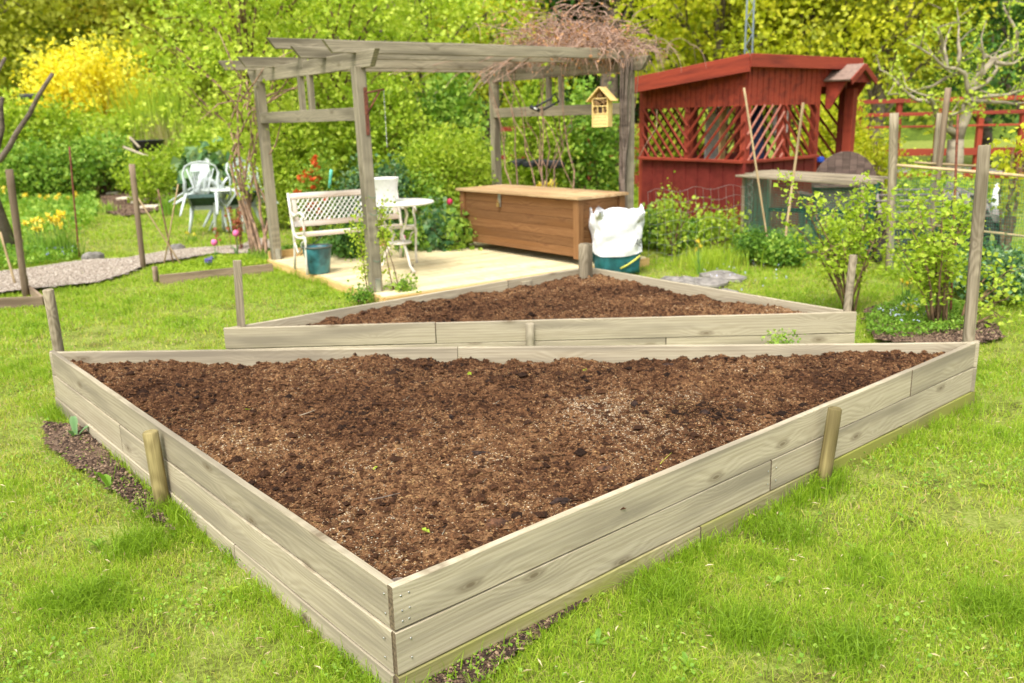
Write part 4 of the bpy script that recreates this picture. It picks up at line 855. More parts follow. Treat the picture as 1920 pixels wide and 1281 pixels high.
def rose():
    b = G(695, 556); rt = root('climbing_rose', 'young leafy climber tied to the front left pergola post', 'climber', b); s = MB(); rr = random.Random(3); pts = []
    for (bx, top, sx) in ((690, [(695, 480), (690, 420), (705, 370)], 0), (700, [(692, 500), (700, 440), (680, 390)], 0), (694, [(705, 500), (712, 430), (722, 372)], 0), (740, [(728, 500), (718, 440), (712, 395)], 1), (752, [(738, 500), (725, 460), (715, 430)], 1), (690, [(680, 480), (672, 440), (668, 420)], 0)):
        g = G(bx, 557); ps = [g]+[D(x, y, g.y-.03) for x, y in top]; s.tube(ps, [.006, .005, .004, .002], 5)
        for i in range(len(ps)-1):
            for k in range(5):
                if sx == 0 or i > 1: pts.append(ps[i].lerp(ps[i+1], k/5))
    s.build('stems', M_stem, rt)
    pts = [p for p in pts if p.z > .18]; C = np.repeat(np.array(pts), 26, 0); C += rng.normal(0, 1, C.shape)*np.array([.065, .05, .055]); leafobj('leaves', C, .026, L_bright, rt, .6+rng.normal(0, .2, len(C)))
    s = MB(); 
    for z in (.98, .82, .38): s.tube([P2+V(.06*math.cos(a), .06*math.sin(a), z+.02*math.sin(a*2)) for a in [k*.45 for k in range(15)]], .002, 4)
    s.build('wire_ties', M_mesh, rt)
rose()

# ================================================================== PLASTIC CHAIRS ROUND A TABLE
def mono_chair(name, label, mat, M, rt_loc, group='plastic chairs tipped against the garden table'):
    """stackable plastic armchair, front = -y, seat .43 high; M is the pose"""
    rt = bpy.data.objects.new(name, None); COL.objects.link(rt); rt.matrix_basis = M; tag(rt, label, 'chair', group); rt.empty_display_size = .1
    def put(s, n, m): o = s.build(n, m, rt, local=True); return o
    s = MB(); s.panel([(-.23, -.22, .43), (.23, -.22, .43), (.20, .20, .41), (-.20, .20, .41)], .006, (0, 0, 1)); s.panel([(-.23, -.22, .43), (.23, -.22, .43), (.225, -.235, .36), (-.225, -.235, .36)], .006, (0, 1, 0))
    for sx in (-1, 1): s.panel([(sx*.23, -.22, .43), (sx*.20, .20, .41), (sx*.21, .21, .37), (sx*.24, -.22, .37)], .006, (sx, 0, 0))
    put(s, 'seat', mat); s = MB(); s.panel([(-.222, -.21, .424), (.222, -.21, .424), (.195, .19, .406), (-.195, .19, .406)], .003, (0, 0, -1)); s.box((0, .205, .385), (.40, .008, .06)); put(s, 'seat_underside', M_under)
    bk = lambda x, z: V(x, .20+(z-.41)*.30-abs(x)*.12, z)
    s = MB(); arch = [bk(-.24, .62), bk(-.265, .74), bk(-.22, .84), bk(-.12, .885), bk(0, .895), bk(.12, .885), bk(.22, .84), bk(.265, .74), bk(.24, .62)]
    s.tube([V(-.27, .10, .40)]+arch+[V(.27, .10, .40)], .026, 8, flat=.5); s.panel([bk(-.15, .76), bk(.15, .76), bk(.12, .872), bk(0, .885), bk(-.12, .872)], .008, (0, 1, .2)); put(s, 'back_frame', mat)
    s = MB()
    for i in range(9): t = (i-4)/4; s.tube([bk(t*.085, .42), bk(t*.105, .55), bk(t*.15, .77)], .0085, 6, flat=.6)
    for sx in (-1, 1): s.tube([bk(sx*.10, .415), bk(sx*.12, .55), bk(sx*.20, .80)], .013, 6, flat=.7)
    put(s, 'back_slats', mat)
    for sx in (-1, 1):
        s = MB(); s.tube([V(sx*.255, .20, .66), V(sx*.285, .05, .655), V(sx*.29, -.15, .65), V(sx*.275, -.22, .635), V(sx*.265, -.235, .56), V(sx*.24, -.22, .44)], .024, 8, flat=.5, up=(1, 0, .01)); put(s, 'armrest', mat)
        for sy, fx, fy in ((-1, .285, -.29), (1, .27, .36)):
            s = MB(); s.tube([V(sx*.225, sy*.20, .43), V(sx*.25, (sy*.20+fy)/2, .22), V(sx*fx, fy, 0)], [.040, .032, .022], 6, flat=.5, up=(sx, sy, 0)); put(s, 'leg', mat)
    return rt
ct = G(426, 437); ct.z = 0
def pose(dx, dy, rz, tilt, lift=0.0, roll=0):
    return Matrix.Translation(ct+V(dx, dy, lift)) @ Matrix.Rotation(R(rz), 4, 'Z') @ Matrix.Rotation(R(roll), 4, 'Y') @ Matrix.Translation((0, -.29, 0)) @ Matrix.Rotation(R(tilt), 4, 'X') @ Matrix.Translation((0, .29, 0))
mono_chair('plastic_chair', 'grey plastic chair nearest the camera with its back turned and dark underside showing', M_plastic, pose(-.22, -.38, 180+8, 30, .03), 0)
mono_chair('plastic_chair', 'grey plastic chair at the left tipped sideways behind the nearest chair', M_plastic, pose(-.66, .10, 118, 42, .05), 0)
mono_chair('plastic_chair', 'grey plastic chair at the right leaning behind the climber stems', M_plastic, pose(.55, -.20, 226, 38, .05), 0)
mono_chair('plastic_chair', 'pale plastic chair farthest back beyond the round table', M_plasticw, pose(.28, .62, 20, 12, .02), 0)
t = root('garden_table', 'white plastic table in the middle of the tipped plastic chairs', 'table', ct+V(.06, .18, 0)); s = MB(); s.lathe([(.0005, .66), (.42, .665), (.44, .675), (.43, .69), (.0005, .69)], ct+V(.06, .18, 0), 32); s.build('table_top', M_plasticw, t)
for a in (.8, 2.4, 3.9, 5.5): s = MB(); d = V(math.cos(a), math.sin(a), 0); s.tube([ct+V(.06, .18, .66)+d*.25, ct+V(.06, .18, 0)+d*.33], [.03, .022], 8); s.build('leg', M_plasticw, t)
# ================================================================== STAKES, CANES, STONES, EDGINGS ON THE LEFT
def stk(px0, y0, px1, y1, r, mat, label, cat='stake', dY=0, name='garden_stake'):
    g = G(px1, y1); t = D(px0, y0, g.y+dY); return tag(pole(name, t, V(g.x, g.y, -.04), r, r*.95, mat), label, cat)
stk(17, 318, 48, 552, .036, M_edge, 'tall wooden stake at the left edge beside the gravel path')
stk(247, 308, 269, 502, .034, M_edge, 'wooden stake standing at the near edge of the gravel path')
stk(130, 275, 148, 482, .011, M_rust, 'thin rusty cane in the daffodil bed', 'cane', name='cane'); 
stk(296, 355, 325, 492, .011, M_stem, 'dark cane tied to the small tripod of canes', 'cane', name='cane')
stk(258, 370, 345, 500, .009, M_bamboo, 'pale cane slanting right through the tripod of canes', 'cane', name='cane')
stk(334, 345, 305, 500, .009, M_bamboo, 'pale cane slanting left through the tripod of canes', 'cane', name='cane')
stk(0, 435, 30, 535, .013, M_bamboo, 'slanting cane at the left edge of the picture', 'cane', name='cane')
stk(680-30, 255, 622, 400, .010, M_bamboo, 'thin cane behind the back of the bench', 'cane', dY=.1, name='cane')
stk(782, 225, 765, 375, .010, M_bamboo, 'thin cane in the shrubs right of the planter', 'cane', name='cane')
a = G(0, 580); b = G(82, 572); beam('edging_board', V(a.x-.8, a.y+.01, .035), V(b.x, b.y, .035), .025, .11, M_edge, None).__setitem__('label', 'low board edging at the far left in front of the leaning stake')
o = bpy.data.objects[-1] if False else [q for q in bpy.data.objects if q.name.startswith('edging_board')][-1]; tag(o, cat='edging')
def edging(p0, p1, z, h, label, mat=M_edge):
    return tag(beam('edging_board', V(p0.x, p0.y, z), V(p1.x, p1.y, z), .028, h, mat), label, 'edging')
edging(G(82, 570), G(52, 545), .03, .09, 'short edging board running back towards the path')
edging(G(300, 530), G(512, 508), .03, .11, 'brown edging board leading up to the corner of the deck')
edging(G(0, 470), G(46, 466), .10, .05, 'low wooden rail beside the left bed')
tag(pole('edging_peg', V(*G(50, 545).xy, .16), V(*G(50, 545).xy, -.03), .03, .03, M_edge), 'short peg beside the stake at the left edge', 'peg')
tag(pole('edging_peg', V(*G(293, 527).xy, .16), V(*G(293, 527).xy, -.03), .03, .03, M_edge), 'short peg at the start of the brown edging board', 'peg')
def rock(px, py, sx, sy, sz, label, name='stone', mat=M_stone, cat='stone', seed=0):
    c = G(px, py); c.z = sz*.35; s = MB(); n = 16; m = 8; rr = random.Random(px); vs = []; rz = rr.uniform(0, 3)
    for i in range(m+1):
        ph = math.pi*i/m
        for j in range(n):
            th = 2*math.pi*j/n; x, y, z = math.sin(ph)*math.cos(th), math.sin(ph)*math.sin(th), math.cos(ph); q = max(abs(x), abs(y), abs(z))**.6; k = (1+.10*math.sin(3*th+px)+rr.uniform(-.05, .05))/q
            vs.append(c+Matrix.Rotation(rz, 3, 'Z')@V(sx*x*k, sy*y*k, sz*z*k*.9))
    s.add(vs, [(i*n+j, i*n+(j+1) % n, (i+1)*n+(j+1) % n, (i+1)*n+j) for i in range(m) for j in range(n)]); return tag(s.build(name, mat), label, cat)
rock(173, 486, .13, .09, .07, 'grey stone block on the left at the edge of the gravel path')
rock(332, 470, .10, .08, .07, 'small stone block by the tripod of canes')
rock(262, 322, .22, .12, .08, 'pale brown stone at the back of the mulched bed', mat=M_paver); rock(235, 324, .16, .12, .08, 'grey stone left of the pale brown one at the back of the mulched bed')
def slab(px, py, w, d, rz, label):
    c = G(px, py); s = MB(); s.box(c+V(0, 0, .05), (w, d, .05), Matrix.Rotation(rz, 3, 'Z'), bev=.006); return tag(s.build('paving_slab', M_paver), label, 'paving slab', 'stepping slabs in the mulched bed')
slab(212, 366, .28, .26, .2, 'farthest pale stepping slab in the mulched bed'); slab(234, 376, .28, .26, -.1, 'second farthest pale stepping slab in the mulched bed')
slab(262, 383, .30, .24, .1, 'pale stepping slab partly behind the wooden stake'); slab(282, 392, .36, .30, .05, 'nearest and largest pale stepping slab in the mulched bed')
rock(1310, 535, .27, .18, .05, 'flat grey rock slab beside the rear raised bed'); rock(1355, 522, .24, .16, .045, 'flat grey rock behind the larger slab near the rear bed'); rock(1275, 545, .22, .14, .10, 'pointed grey rock close to the rear bed boards'); rock(1362, 556, .12, .08, .05, 'small grey stone right of the rock slabs')
# ================================================================== RED SUMMERHOUSE
def shed():
    A = D(1207, 213, 13.9); B = D(1400, 208, 12.0); C = D(1530, 204, 13.1)
    for q in (A, B, C): q.z = 0
    dBC = (C-B).normalized(); E = B+(C-B)*1.45; Dd = A+(E-B)
    rt = root('garden_shelter', 'red painted summerhouse with lattice sides and sloping roof', 'summerhouse', (A+E)/2)
    nAB = perp(A, B, E); nBE = perp(B, E, A); zr = .97; zf = 1.73; zB = D(1405, 107, 12.0).z; zA = D(1200, 152, 13.9).z
    def clad(p, q, z0, z1f, n, name, mat, wdt=.095, off=0.0):
        s = MB(); L = (q-p).length; d = (q-p)/L; k = max(1, int(round(L/wdt))); w = L/k; M = Matrix((d, n, up)).transposed()
        for i in range(k):
            t0, t1 = i*w, (i+1)*w-.006; pp = [p+d*t0+V(0, 0, z0), p+d*t1+V(0, 0, z0), p+d*t1+V(0, 0, z1f(t1/L)), p+d*t0+V(0, 0, z1f(t0/L))]
            s.panel([x+n*(off+(.008 if i % 2 else 0)) for x in pp], .018, n)
        s.panel([p+V(0, 0, z0+.01)+n*(off-.012), q+V(0, 0, z0+.01)+n*(off-.012), q+V(0, 0, z1f(1)-.01)+n*(off-.012), p+V(0, 0, z1f(0)-.01)+n*(off-.012)], .01, n)
        return s.build(name, mat, rt)
    clad(A, B, 0, lambda t: zr, nAB, 'lower_wall', M_reddark, .13); clad(B, C, 0, lambda t: zr, nBE, 'lower_wall', M_reddark, .13)
    nAD = perp(A, Dd, B); nDE = perp(Dd, E, A)
    clad(A, Dd, 0, lambda t: zr, nAD, 'lower_wall', M_reddark, .13); clad(Dd, E, 0, lambda t: .85, nDE, 'lower_wall', M_reddark, .13)
    clad(A, B, zf, lambda t: zA-.08+(zB-zA)*t, nAB, 'upper_panel', M_redwood, .055); clad(B, B+(C-B)*1.04, zf, lambda t: zB-.05, nBE, 'upper_panel', M_redwood, .065)
    clad(B+(C-B)*1.04, E, zf+.25, lambda t: zB-.05, nBE, 'upper_panel', M_redwood, .065)
    clad(A, Dd, zf+.15, lambda t: zA-.08, nAD, 'upper_panel', M_redwood, .07); clad(Dd, E, zf+.15, lambda t: zA-.1+(zB-zA)*t, nDE, 'upper_panel', M_redwood, .07)
    beam('sill', A+V(0, 0, zr+.02)+nAB*.05, B+V(0, 0, zr+.02)+nAB*.05+dBC*.02, .11, .04, M_redwood, rt); beam('sill', B+V(0, 0, zr+.02)+nBE*.05, C+V(0, 0, zr+.02)+nBE*.05, .11, .04, M_redwood, rt)
    m1 = A.lerp(B, .48); m2 = B.lerp(C, .50)
    for q in (A, m1, B, m2, C, E, Dd, A.lerp(Dd, .5), Dd.lerp(E, .5)):
        beam('post', q-(nAB+nBE)*.05+V(0, 0, 0), q-(nAB+nBE)*.05+V(0, 0, 2.1 if q is not E else 2.15), .10, .10, M_redwood, rt, up=tuple(dBC))
    q = E+nBE*.16-dBC*.08; beam('porch_post', q, q+V(0, 0, 1.95), .14, .12, M_redwood, rt, up=tuple(dBC))
    def lat(p, q, z0, z1, sg, n, off, name='lattice', mat=M_redwood, st=.19):
        s = MB(); L = (q-p).length; d = (q-p)/L; h = z1-z0; c = -h
        while c < L+h:
            ta, tb = (c, c+h); x0 = max(ta, 0); x1 = min(tb, L)
            if x1-x0 > .03:
                z_ = lambda x: (x-ta) if sg > 0 else h-(x-ta)
                a_ = p+d*x0+V(0, 0, z0+z_(x0))+n*off; b_ = p+d*x1+V(0, 0, z0+z_(x1))+n*off; s.tube([a_, b_], .022, 4, flat=.5, up=tuple(n))
            c += st
        return s.build(name, mat, rt)
    lat(A, m1, zr+.03, zf, -1, nAB, .03); lat(m1, B, zr+.03, zf, 1, nAB, .03); lat(B, m2, zr+.03, zf, 1, nBE, .03, mat=M_peel); lat(m2, C, zr+.03, zf, -1, nBE, .03)
    lat(A, Dd, zr+.03, zf+.15, 1, nAD, 0, mat=M_reddark); lat(Dd, E, .88, zf+.15, -1, nDE, 0, mat=M_reddark, st=.24); lat(Dd, A, zr+.03, zf+.15, 1, nAD, .02, mat=M_reddark, st=.38)
    o = .16; r = [A+nAB*o-dBC*o, B+nAB*o+nBE*o, E+nBE*o+dBC*o, Dd+dBC*o-nAB*o]; zz = [zA, zB, zB, zA]
    s = MB(); s.panel([r[i]+V(0, 0, zz[i]) for i in range(4)], .03, (0, 0, 1)); s.build('roof', M_rooftop, rt)
    for i, j, h in ((0, 1, .23), (1, 2, .17), (2, 3, .2), (3, 0, .2)):
        n_ = (nAB, nBE, dBC, -nBE)[i]; a_, b_ = r[i]+V(0, 0, zz[i]-h/2+.035)+n_*.012, r[j]+V(0, 0, zz[j]-h/2+.035)+n_*.012; beam('fascia_board', a_, b_, .022, h, M_redwood, rt)
    # porch gable
    g0 = C.lerp(E, .62)+nBE*.03; hw = .36; zp = D(1590, 126, 13.2).z+.02; ze = zp-.22; out = .42; s = MB()
    for sg in (-1, 1):
        a_ = g0+V(0, 0, zp); b_ = g0+nBE*out+V(0, 0, zp); c_ = b_+dBC*hw*sg+V(0, 0, ze-zp); d_ = a_+dBC*hw*sg+V(0, 0, ze-zp); nn = (b_-a_).cross(d_-a_).normalized(); nn = nn if nn.z > 0 else -nn; s.panel([a_, b_, c_, d_], .025, nn)
    s.build('porch_roof', M_rooftop, rt)
    for sg in (-1, 1): beam('barge_board', g0+nBE*(out+.01)+V(0, 0, zp-.02), g0+nBE*(out+.01)+dBC*hw*sg+V(0, 0, ze-.02), .02, .085, M_redwood, rt)
    s = MB(); s.panel([g0+nBE*(out-.06)+dBC*x+V(0, 0, z) for x, z in ((-.30, ze-.02), (.30, ze-.02), (0, zp-.05))], .02, nBE); s.build('gable_panel', M_reddark, rt)
    for sg in (-1, 1): s = MB(); b = g0+dBC*.29*sg; s.panel([b+V(0, 0, zf-.05), b+nBE*.07+V(0, 0, zf-.08), b+nBE*(out-.10)+V(0, 0, ze), b+V(0, 0, ze)], .03, dBC); s.build('porch_bracket', M_redwood, rt)
    # things kept inside
    i_ = B.lerp(Dd, .16); s = MB(); s.tube([i_+dBC*.15+V(0, 0, .3), i_+dBC*.22+V(0, 0, 1.0), i_+dBC*.30+V(0, 0, 1.75)], [.20, .17, .06], 12); s.build; tag(s.build('folded_parasol', M_navy), 'dark blue folded parasol inside the red summerhouse', 'parasol')
    i_ = B.lerp(C, .55).lerp(Dd, .10); s = MB(); s.box(i_+V(0, 0, 1.52), (.34, .10, .42), Matrix.Rotation(.7, 3, 'Z'), bev=.04); tag(s.build('white_cushion', M_cloth), 'white cushion hung inside the red summerhouse', 'cushion')
    i_ = m1.lerp(Dd, .22); s = MB(); s.box(i_+V(0, 0, 1.15)+dBC*.3, (.42, .03, .95), Matrix.Rotation(.75, 3, 'Z'), bev=.005); tag(s.build('white_board', M_cloth), 'white board leaning inside the red summerhouse', 'board')
    i_ = m1.lerp(B, .55).lerp(Dd, .15); s = MB(); s.box(i_+V(0, 0, 1.2), (.14, .03, 1.1), Matrix.Rotation(.75, 3, 'Z'), bev=.005); tag(s.build('yellow_board', M_curb), 'yellowish upright plank behind the summerhouse lattice', 'plank')
    i_ = C+nBE*.10+dBC*.05; s = MB(); s.box(i_+V(.03, .1, .93), (.10, .10, .09), bev=.02); tag(s.build('blue_box', M_blue), 'small blue box behind the rounded brown chair back', 'box')
shed()
# lattice mast behind
mp = D(1405, 60, 15.5); rt = root('radio_mast', 'slender grey lattice mast rising behind the red summerhouse', 'mast', V(mp.x, mp.y, 0)); s = MB()
for sx in (-.06, .06): s.tube([V(mp.x+sx*1.3, mp.y, 0), V(mp.x+sx*.7, mp.y, 6.5)], .016, 6)
for i in range(30): z = i*.21; sg = 1 if i % 2 else -1; s.tube([V(mp.x-sg*.065, mp.y, z), V(mp.x+sg*.065, mp.y, z+.21)], .008, 4)
s.build('lattice', M_mast, rt)
# ================================================================== COMPOST CAGE AND ADIRONDACK CHAIR
def mesh_panel(s, p, q, z0, z1, nu, nv, r=.0026):
    for i in range(nu+1): a = p.lerp(q, i/nu); s.tube([a+V(0, 0, z0), a+V(random.uniform(-.004, .004), 0, (z0+z1)/2), a+V(0, 0, z1)], r, 3, cap=False)
    for j in range(nv+1): z = z0+(z1-z0)*j/nv; s.tube([p.lerp(q, k/6)+V(0, random.uniform(-.006, .006), z) for k in range(7)], r, 3, cap=False)
def cage():
    FLc, FRc, BRc = D(1396, 320, 10.9), D(1620, 340, 9.2), D(1655, 325, 10.2); zt = .86
    for q in (FLc, FRc, BRc): q.z = 0
    BLc = FLc+(BRc-FRc); rt = root('compost_cage', 'green mesh compost cage with plank top in front of the summerhouse', 'cage', (FLc+BRc)/2); s = MB()
    mesh_panel(s, FLc, FRc, .02, zt, 76, 30); mesh_panel(s, FRc, BRc, .02, zt, 40, 30); mesh_panel(s, FLc, BLc, .02, zt, 26, 30); s.build('wire_mesh', M_mesh, rt)
    for q in (FLc, FRc, BRc, BLc): beam('corner_post', q, q+V(0, 0, zt), .04, .04, M_edge, rt, up=(1, 0, 0))
    d = (BLc-FLc); 
    for k in range(3): beam('top_plank', FLc+d*(.08+.33*k)+V(0, 0, zt+.02), FRc+d*(.08+.33*k)+V(0, 0, zt+.02), d.length*.30, .025, M_stakeg, rt)
    beam('rail', FLc+V(0, 0, .08), FRc+V(0, 0, .08), .03, .05, M_edge, rt); beam('rail', BLc+V(0, 0, .35), BRc+V(0, 0, .45), .03, .05, M_blackwood, rt)
cage()
def adirondack():
    c = D(1588, 300, 11.4); c.z = 0; rt = root('deck_chair', 'brown slatted garden chair with a rounded fan back behind the mesh cage', 'chair', c); n = 9; wv = .88
    for i in range(n):
        t = (i+.5)/n*2-1; h = .58+.54*math.sqrt(max(0, 1-t*t*.90)); x = t*wv/2; s = MB(); a = c+V(x*.82, .0, .22); b = c+V(x, .22-.20, h); w = wv/n*.475; t1 = abs(t)-1/n; t2 = abs(t)+1/n; hi = .58+.54*math.sqrt(max(0, 1-t1*t1*.90)); lo = .58+.54*math.sqrt(max(0, 1-t2*t2*.90)) if t2 < 1.04 else .70
        hl, hr = (hi, lo) if t > .01 else (lo, hi) if t < -.01 else (lo, lo)
        b0, b1 = b-V(w, 0, b.z-c.z-hl), b+V(w, 0, hr-(b.z-c.z)); s.panel([a-V(w*.85, 0, 0), a+V(w*.85, 0, 0), b1, b0], .018, (0, 1, .2)); s.build('back_slat', M_brown, rt)
    for z, q in ((.30, .36), (.68, .42)): beam('cross_bar', c+V(-q, -.02, z), c+V(q, -.02, z), .05, .03, M_brown, rt)
    for i in range(6): beam('seat_slat', c+V(-.33, .06+i*.085, .27+i*.018), c+V(.33, .06+i*.085, .27+i*.018), .07, .02, M_brown, rt)
    for sx in (-1, 1):
        beam('leg', c+V(sx*.36, -.30, .02), c+V(sx*.36, .55, .36), .03, .10, M_brown, rt); beam('leg', c+V(sx*.38, .48, 0), c+V(sx*.38, .48, .55), .03, .09, M_brown, rt, up=(1, 0, 0)); beam('armrest', c+V(sx*.42, -.12, .56), c+V(sx*.42, .58, .57), .12, .022, M_brown, rt)
adirondack()
def dark_bench(px, py, Y, rz, label, s_=1.0):
    c = D(px, py, Y); c.z = 0; rt = root('slatted_bench', label, 'bench', c, 'tipped dark slatted benches'); M = Matrix.Rotation(R(rz), 3, 'Z'); P = lambda x, y, z: c+M@V(x, y, z)
    for i in range(5): beam('slat', P(-.6, -.02+i*.10, .52+i*.055), P(.6, -.02+i*.10, .52+i*.055), .07, .02, M_greyslat, rt)
    for i in range(4): beam('slat', P(-.6, -.06, .10+i*.10), P(.6, -.06, .10+i*.10), .02, .07, M_blackwood, rt)
    for sx in (-.55, .55):
        beam('side_frame', P(sx, -.10, .50), P(sx, .50, .80), .04, .06, M_greyslat, rt); beam('leg', P(sx, -.25, 0), P(sx, .1, .62), .045, .06, M_blackwood, rt); beam('leg', P(sx, .55, 0), P(sx, .38, .72), .045, .06, M_blackwood, rt); beam('foot_bar', P(sx, -.32, .03), P(sx, .6, .03), .05, .05, M_blackwood, rt)
dark_bench(1745, 420, 9.6, -14, 'dark slatted bench behind the pair of leaning posts'); dark_bench(1862, 420, 9.2, 62, 'dark slatted bench standing end on at the right edge')
# posts, rails and netting at the right
stk(1677, 212, 1668, 512, .043, M_stakeg, 'thick grey post at the corner of the right netting', 'post', name='fence_post')
stk(1778, 165, 1738, 505, .030, M_edge, 'tall reddish batten leaning against a grey post', 'batten', dY=-.12, name='batten')
stk(1765, 212, 1738, 500, .042, M_stakeg, 'grey post behind the leaning reddish batten', 'post', name='fence_post')
def cane(p0, p1, Y0, Y1, r, label, mat=M_bamboo, name='cane', cat='cane'):
    return tag(pole(name, D(*p0, Y0), D(*p1, Y1), r, r*.9, mat), label, cat)
cane((1395, 165), (1440, 458), 10.4, 10.0, .013, 'long bamboo cane leaning left in front of the mesh cage'); cane((1506, 193), (1469, 472), 10.0, 9.6, .016, 'bamboo cane leaning right in front of the mesh cage')
cane((1796, 215), (1782, 600), 7.0, 6.7, .010, 'thin brown cane in the right currant bush', M_rust)
cane((1682, 310), (1975, 335), 8.7, 7.8, .016, 'long round rail along the netting nearer the camera', name='rail', cat='rail'); cane((1715, 305), (1975, 320), 9.2, 8.4, .013, 'long round rail along the netting farther back', name='rail', cat='rail'); cane((1690, 415), (1975, 450), 8.7, 7.9, .013, 'low round rail at the foot of the netting', name='rail', cat='rail')
n0, n1_ = D(1677, 400, 8.7), D(1990, 400, 7.8); n0.z = n1_.z = 0; s = MB(); mesh_panel(s, n0, n1_, .02, .98, 70, 32, .0016); tag(s.build('garden_netting', M_mesh), 'green netting stretched between the posts at the right', 'netting')
# loose wire netting loops by the summerhouse
s = MB(); n0 = D(1215, 450, 9.7); n1_ = D(1400, 450, 10.2); n0.z = n1_.z = 0
for j in range(7): s.tube([n0.lerp(n1_, k/14)+V(0, .05*math.sin(k), .10+j*.12+.025*math.sin(k*1.3+j)) for k in range(15)], .0014, 4, cap=False)
for k in range(14): q = n0.lerp(n1_, k/13); s.tube([q+V(.01*math.sin(k), 0, 0), q+V(.02, 0, .4), q+V(-.01, 0, .82)], .0016, 3, cap=False)
for j in range(8): q = n1_+V(0, 0, .06+j*.11); s.tube([q+V(.05*math.sin(a), .02*a/6, .05*math.cos(a)+.05) for a in [k*.5 for k in range(8)]], .002, 4, cap=False)
tag(s.build('wire_netting', M_wire), 'loose silvery wire netting in front of the red summerhouse', 'netting')
# red fences
def red_fence(px0, px1, Y0, Y1, ys, n, label):
    a = D(px0, 220, Y0); b = D(px1, 220, Y1); a.z = b.z = 0; rt = root('red_fence', label, 'fence', (a+b)/2)
    for i in range(n): q = a.lerp(b, i/(n-1)); beam('post', q, q+V(0, 0, ys[0][0]+.05), .10, .10, M_redwood, rt, up=(1, 0, 0))
    for z, h in ys: beam('rail', a+V(0, -.07, z), b+V(0, -.07, z), .04, h, M_redwood, rt)
red_fence(1610, 2000, 18, 17, ((1.78, .08), (1.52, .07), (1.28, .04), (.78, .14), (.32, .12)), 6, 'red painted rail fence behind the apple tree')
red_fence(930, 1195, 21, 20, ((1.40, .10), (.75, .10)), 4, 'low red rail fence seen through the right side of the pergola')
c = D(785, 205, 19.5); c.z = 0; rt = root('red_hut', 'small red hut half hidden by shrubs behind the pergola', 'hut', c); s = MB()
s.box(c+V(0, 0, .95), (1.8, 1.4, 1.9)); s.build('wall', M_redwood, rt); s = MB(); s.panel([c+V(-1, -.8, 1.95), c+V(1, -.8, 1.95), c+V(1, .8, 2.25), c+V(-1, .8, 2.25)], .05, (0, 0, 1)); s.build('roof', M_rooftop, rt); s = MB(); s.box(c+V(-.3, -.71, .85), (.6, .03, 1.5), bev=.004); s.build('door', M_reddark, rt)
# black tarp box and black tub
c = D(58, 180, 25.5); s = MB(); s.box(c+V(0, 0, -.02), (.62, .4, .16), bev=.05); tag(s.build('black_cover', M_black), 'black plastic cover beside the yellow forsythia', 'cover'); b_ = bpy.data.objects['black_cover']
c = D(278, 273, 21.2); s = MB(); s.lathe([(.0005, -.14), (.28, -.14), (.37, .10), (.40, .12), (.38, .13), (.33, .06), (.0005, -.05)], c, 28); tag(s.build('black_tub', M_black), 'black tub on the vegetable bed left of the pergola', 'tub')
cane((232, 276), (292, 300), 20.2, 19.6, .03, 'weathered pole lying slanted below the black tub', M_barklight, 'log', 'pole'); cane((244, 258), (262, 277), 20.2, 20, .03, 'short stick propped against the black tub', M_barklight, 'log', 'pole')
cane((621, 318), (618, 352), 11.9, 11.9, .022, 'turquoise plastic plant marker behind the bench', M_turq, 'plant_marker', 'plant marker')
s = MB()
for i in range(9): q = D(random.uniform(965, 1055), random.uniform(302, 310), 15+random.random()); s.box(q, (random.uniform(.1, .35), .2, .10), Matrix.Rotation(random.uniform(0, 3), 3, 'Z'), bev=.02)
tag(s.build('black_hose', M_black), 'heap of black plastic lying on the grass behind the chest', 'heap')
c = D(945, 300, 14.5); s = MB(); s.box(V(c.x, c.y, .2), (1.6, .12, .4), bev=.01); tag(s.build('concrete_edge', M_grout), 'low grey wall behind the right back post of the pergola', 'low wall')
c = D(905, 345, 13.2); s = MB(); s.box(V(c.x-.1, c.y, .12), (.9, .10, .24), bev=.01); tag(s.build('timber_edge', M_edge), 'brown timber edge of the bed behind the chest', 'edging')
c = D(1868, 370, 9.6); s = MB(); s.lathe([(.0005, .50), (.055, .50), (.05, .62), (.03, .80), (.0005, .82)], V(c.x, c.y, .0), 16); tag(s.build('white_bottle', M_plasticw), 'white plastic bottle upside down behind the netting', 'bottle')

# ================================================================== PLANTS
def BB(label, px, ytop, wpx, Y, mat, n, leaf, name='bush', **k):
    return bush(name, label, px, Y, wpx*.968*Y/FPX, D(px, ytop, Y).z, mat, n, leaf, **k)
BB('large forsythia shrub covered in yellow blossom', 170, 86, 236, 27, L_yellow, 14300, 0.113, name='forsythia', z0=.7, cat='shrub', stems=40, per=10, stemmat=M_vine, depth=2.2)
BB('tall pale green bush at the left edge below the forsythia', 25, 190, 170, 23.5, L_bright, 8800, 0.105)
BB('rounded pale green bush under the left side of the forsythia', 130, 205, 190, 24.5, L_bright, 8800, 0.103, tint0=.55)
BB('pale green bush under the right side of the forsythia', 222, 222, 110, 24, L_bright, 5500, 0.103, tint0=.6)
BB('dark leafed low bush at the foot of the pruned tree', 45, 270, 130, 21, L_green, 5500, 0.085, tint0=.6)
BB('bushy green shrub with dark stems behind the mulched bed', 180, 262, 130, 22.5, L_green, 4620, 0.087, tint0=.6, z0=.3, stems=18)
BB('low green shrub between the pruned tree and the thin cane', 108, 285, 110, 21.5, L_green, 4180, 0.085, tint0=.5)
BB('green shrub behind the black tub', 330, 225, 130, 27, L_bright, 5500, 0.116, tint0=.5)
BB('broad green shrub behind the tipped chairs', 400, 240, 140, 24, L_bright, 6600, 0.109, tint0=.55)
BB('rhubarb with large blue green leaves behind the plastic chairs', 372, 287, 85, 19.5, L_blue, 462, 0.262, name='rhubarb', cat='plant', spread=.12, per=4, stems=14, tint0=.55)
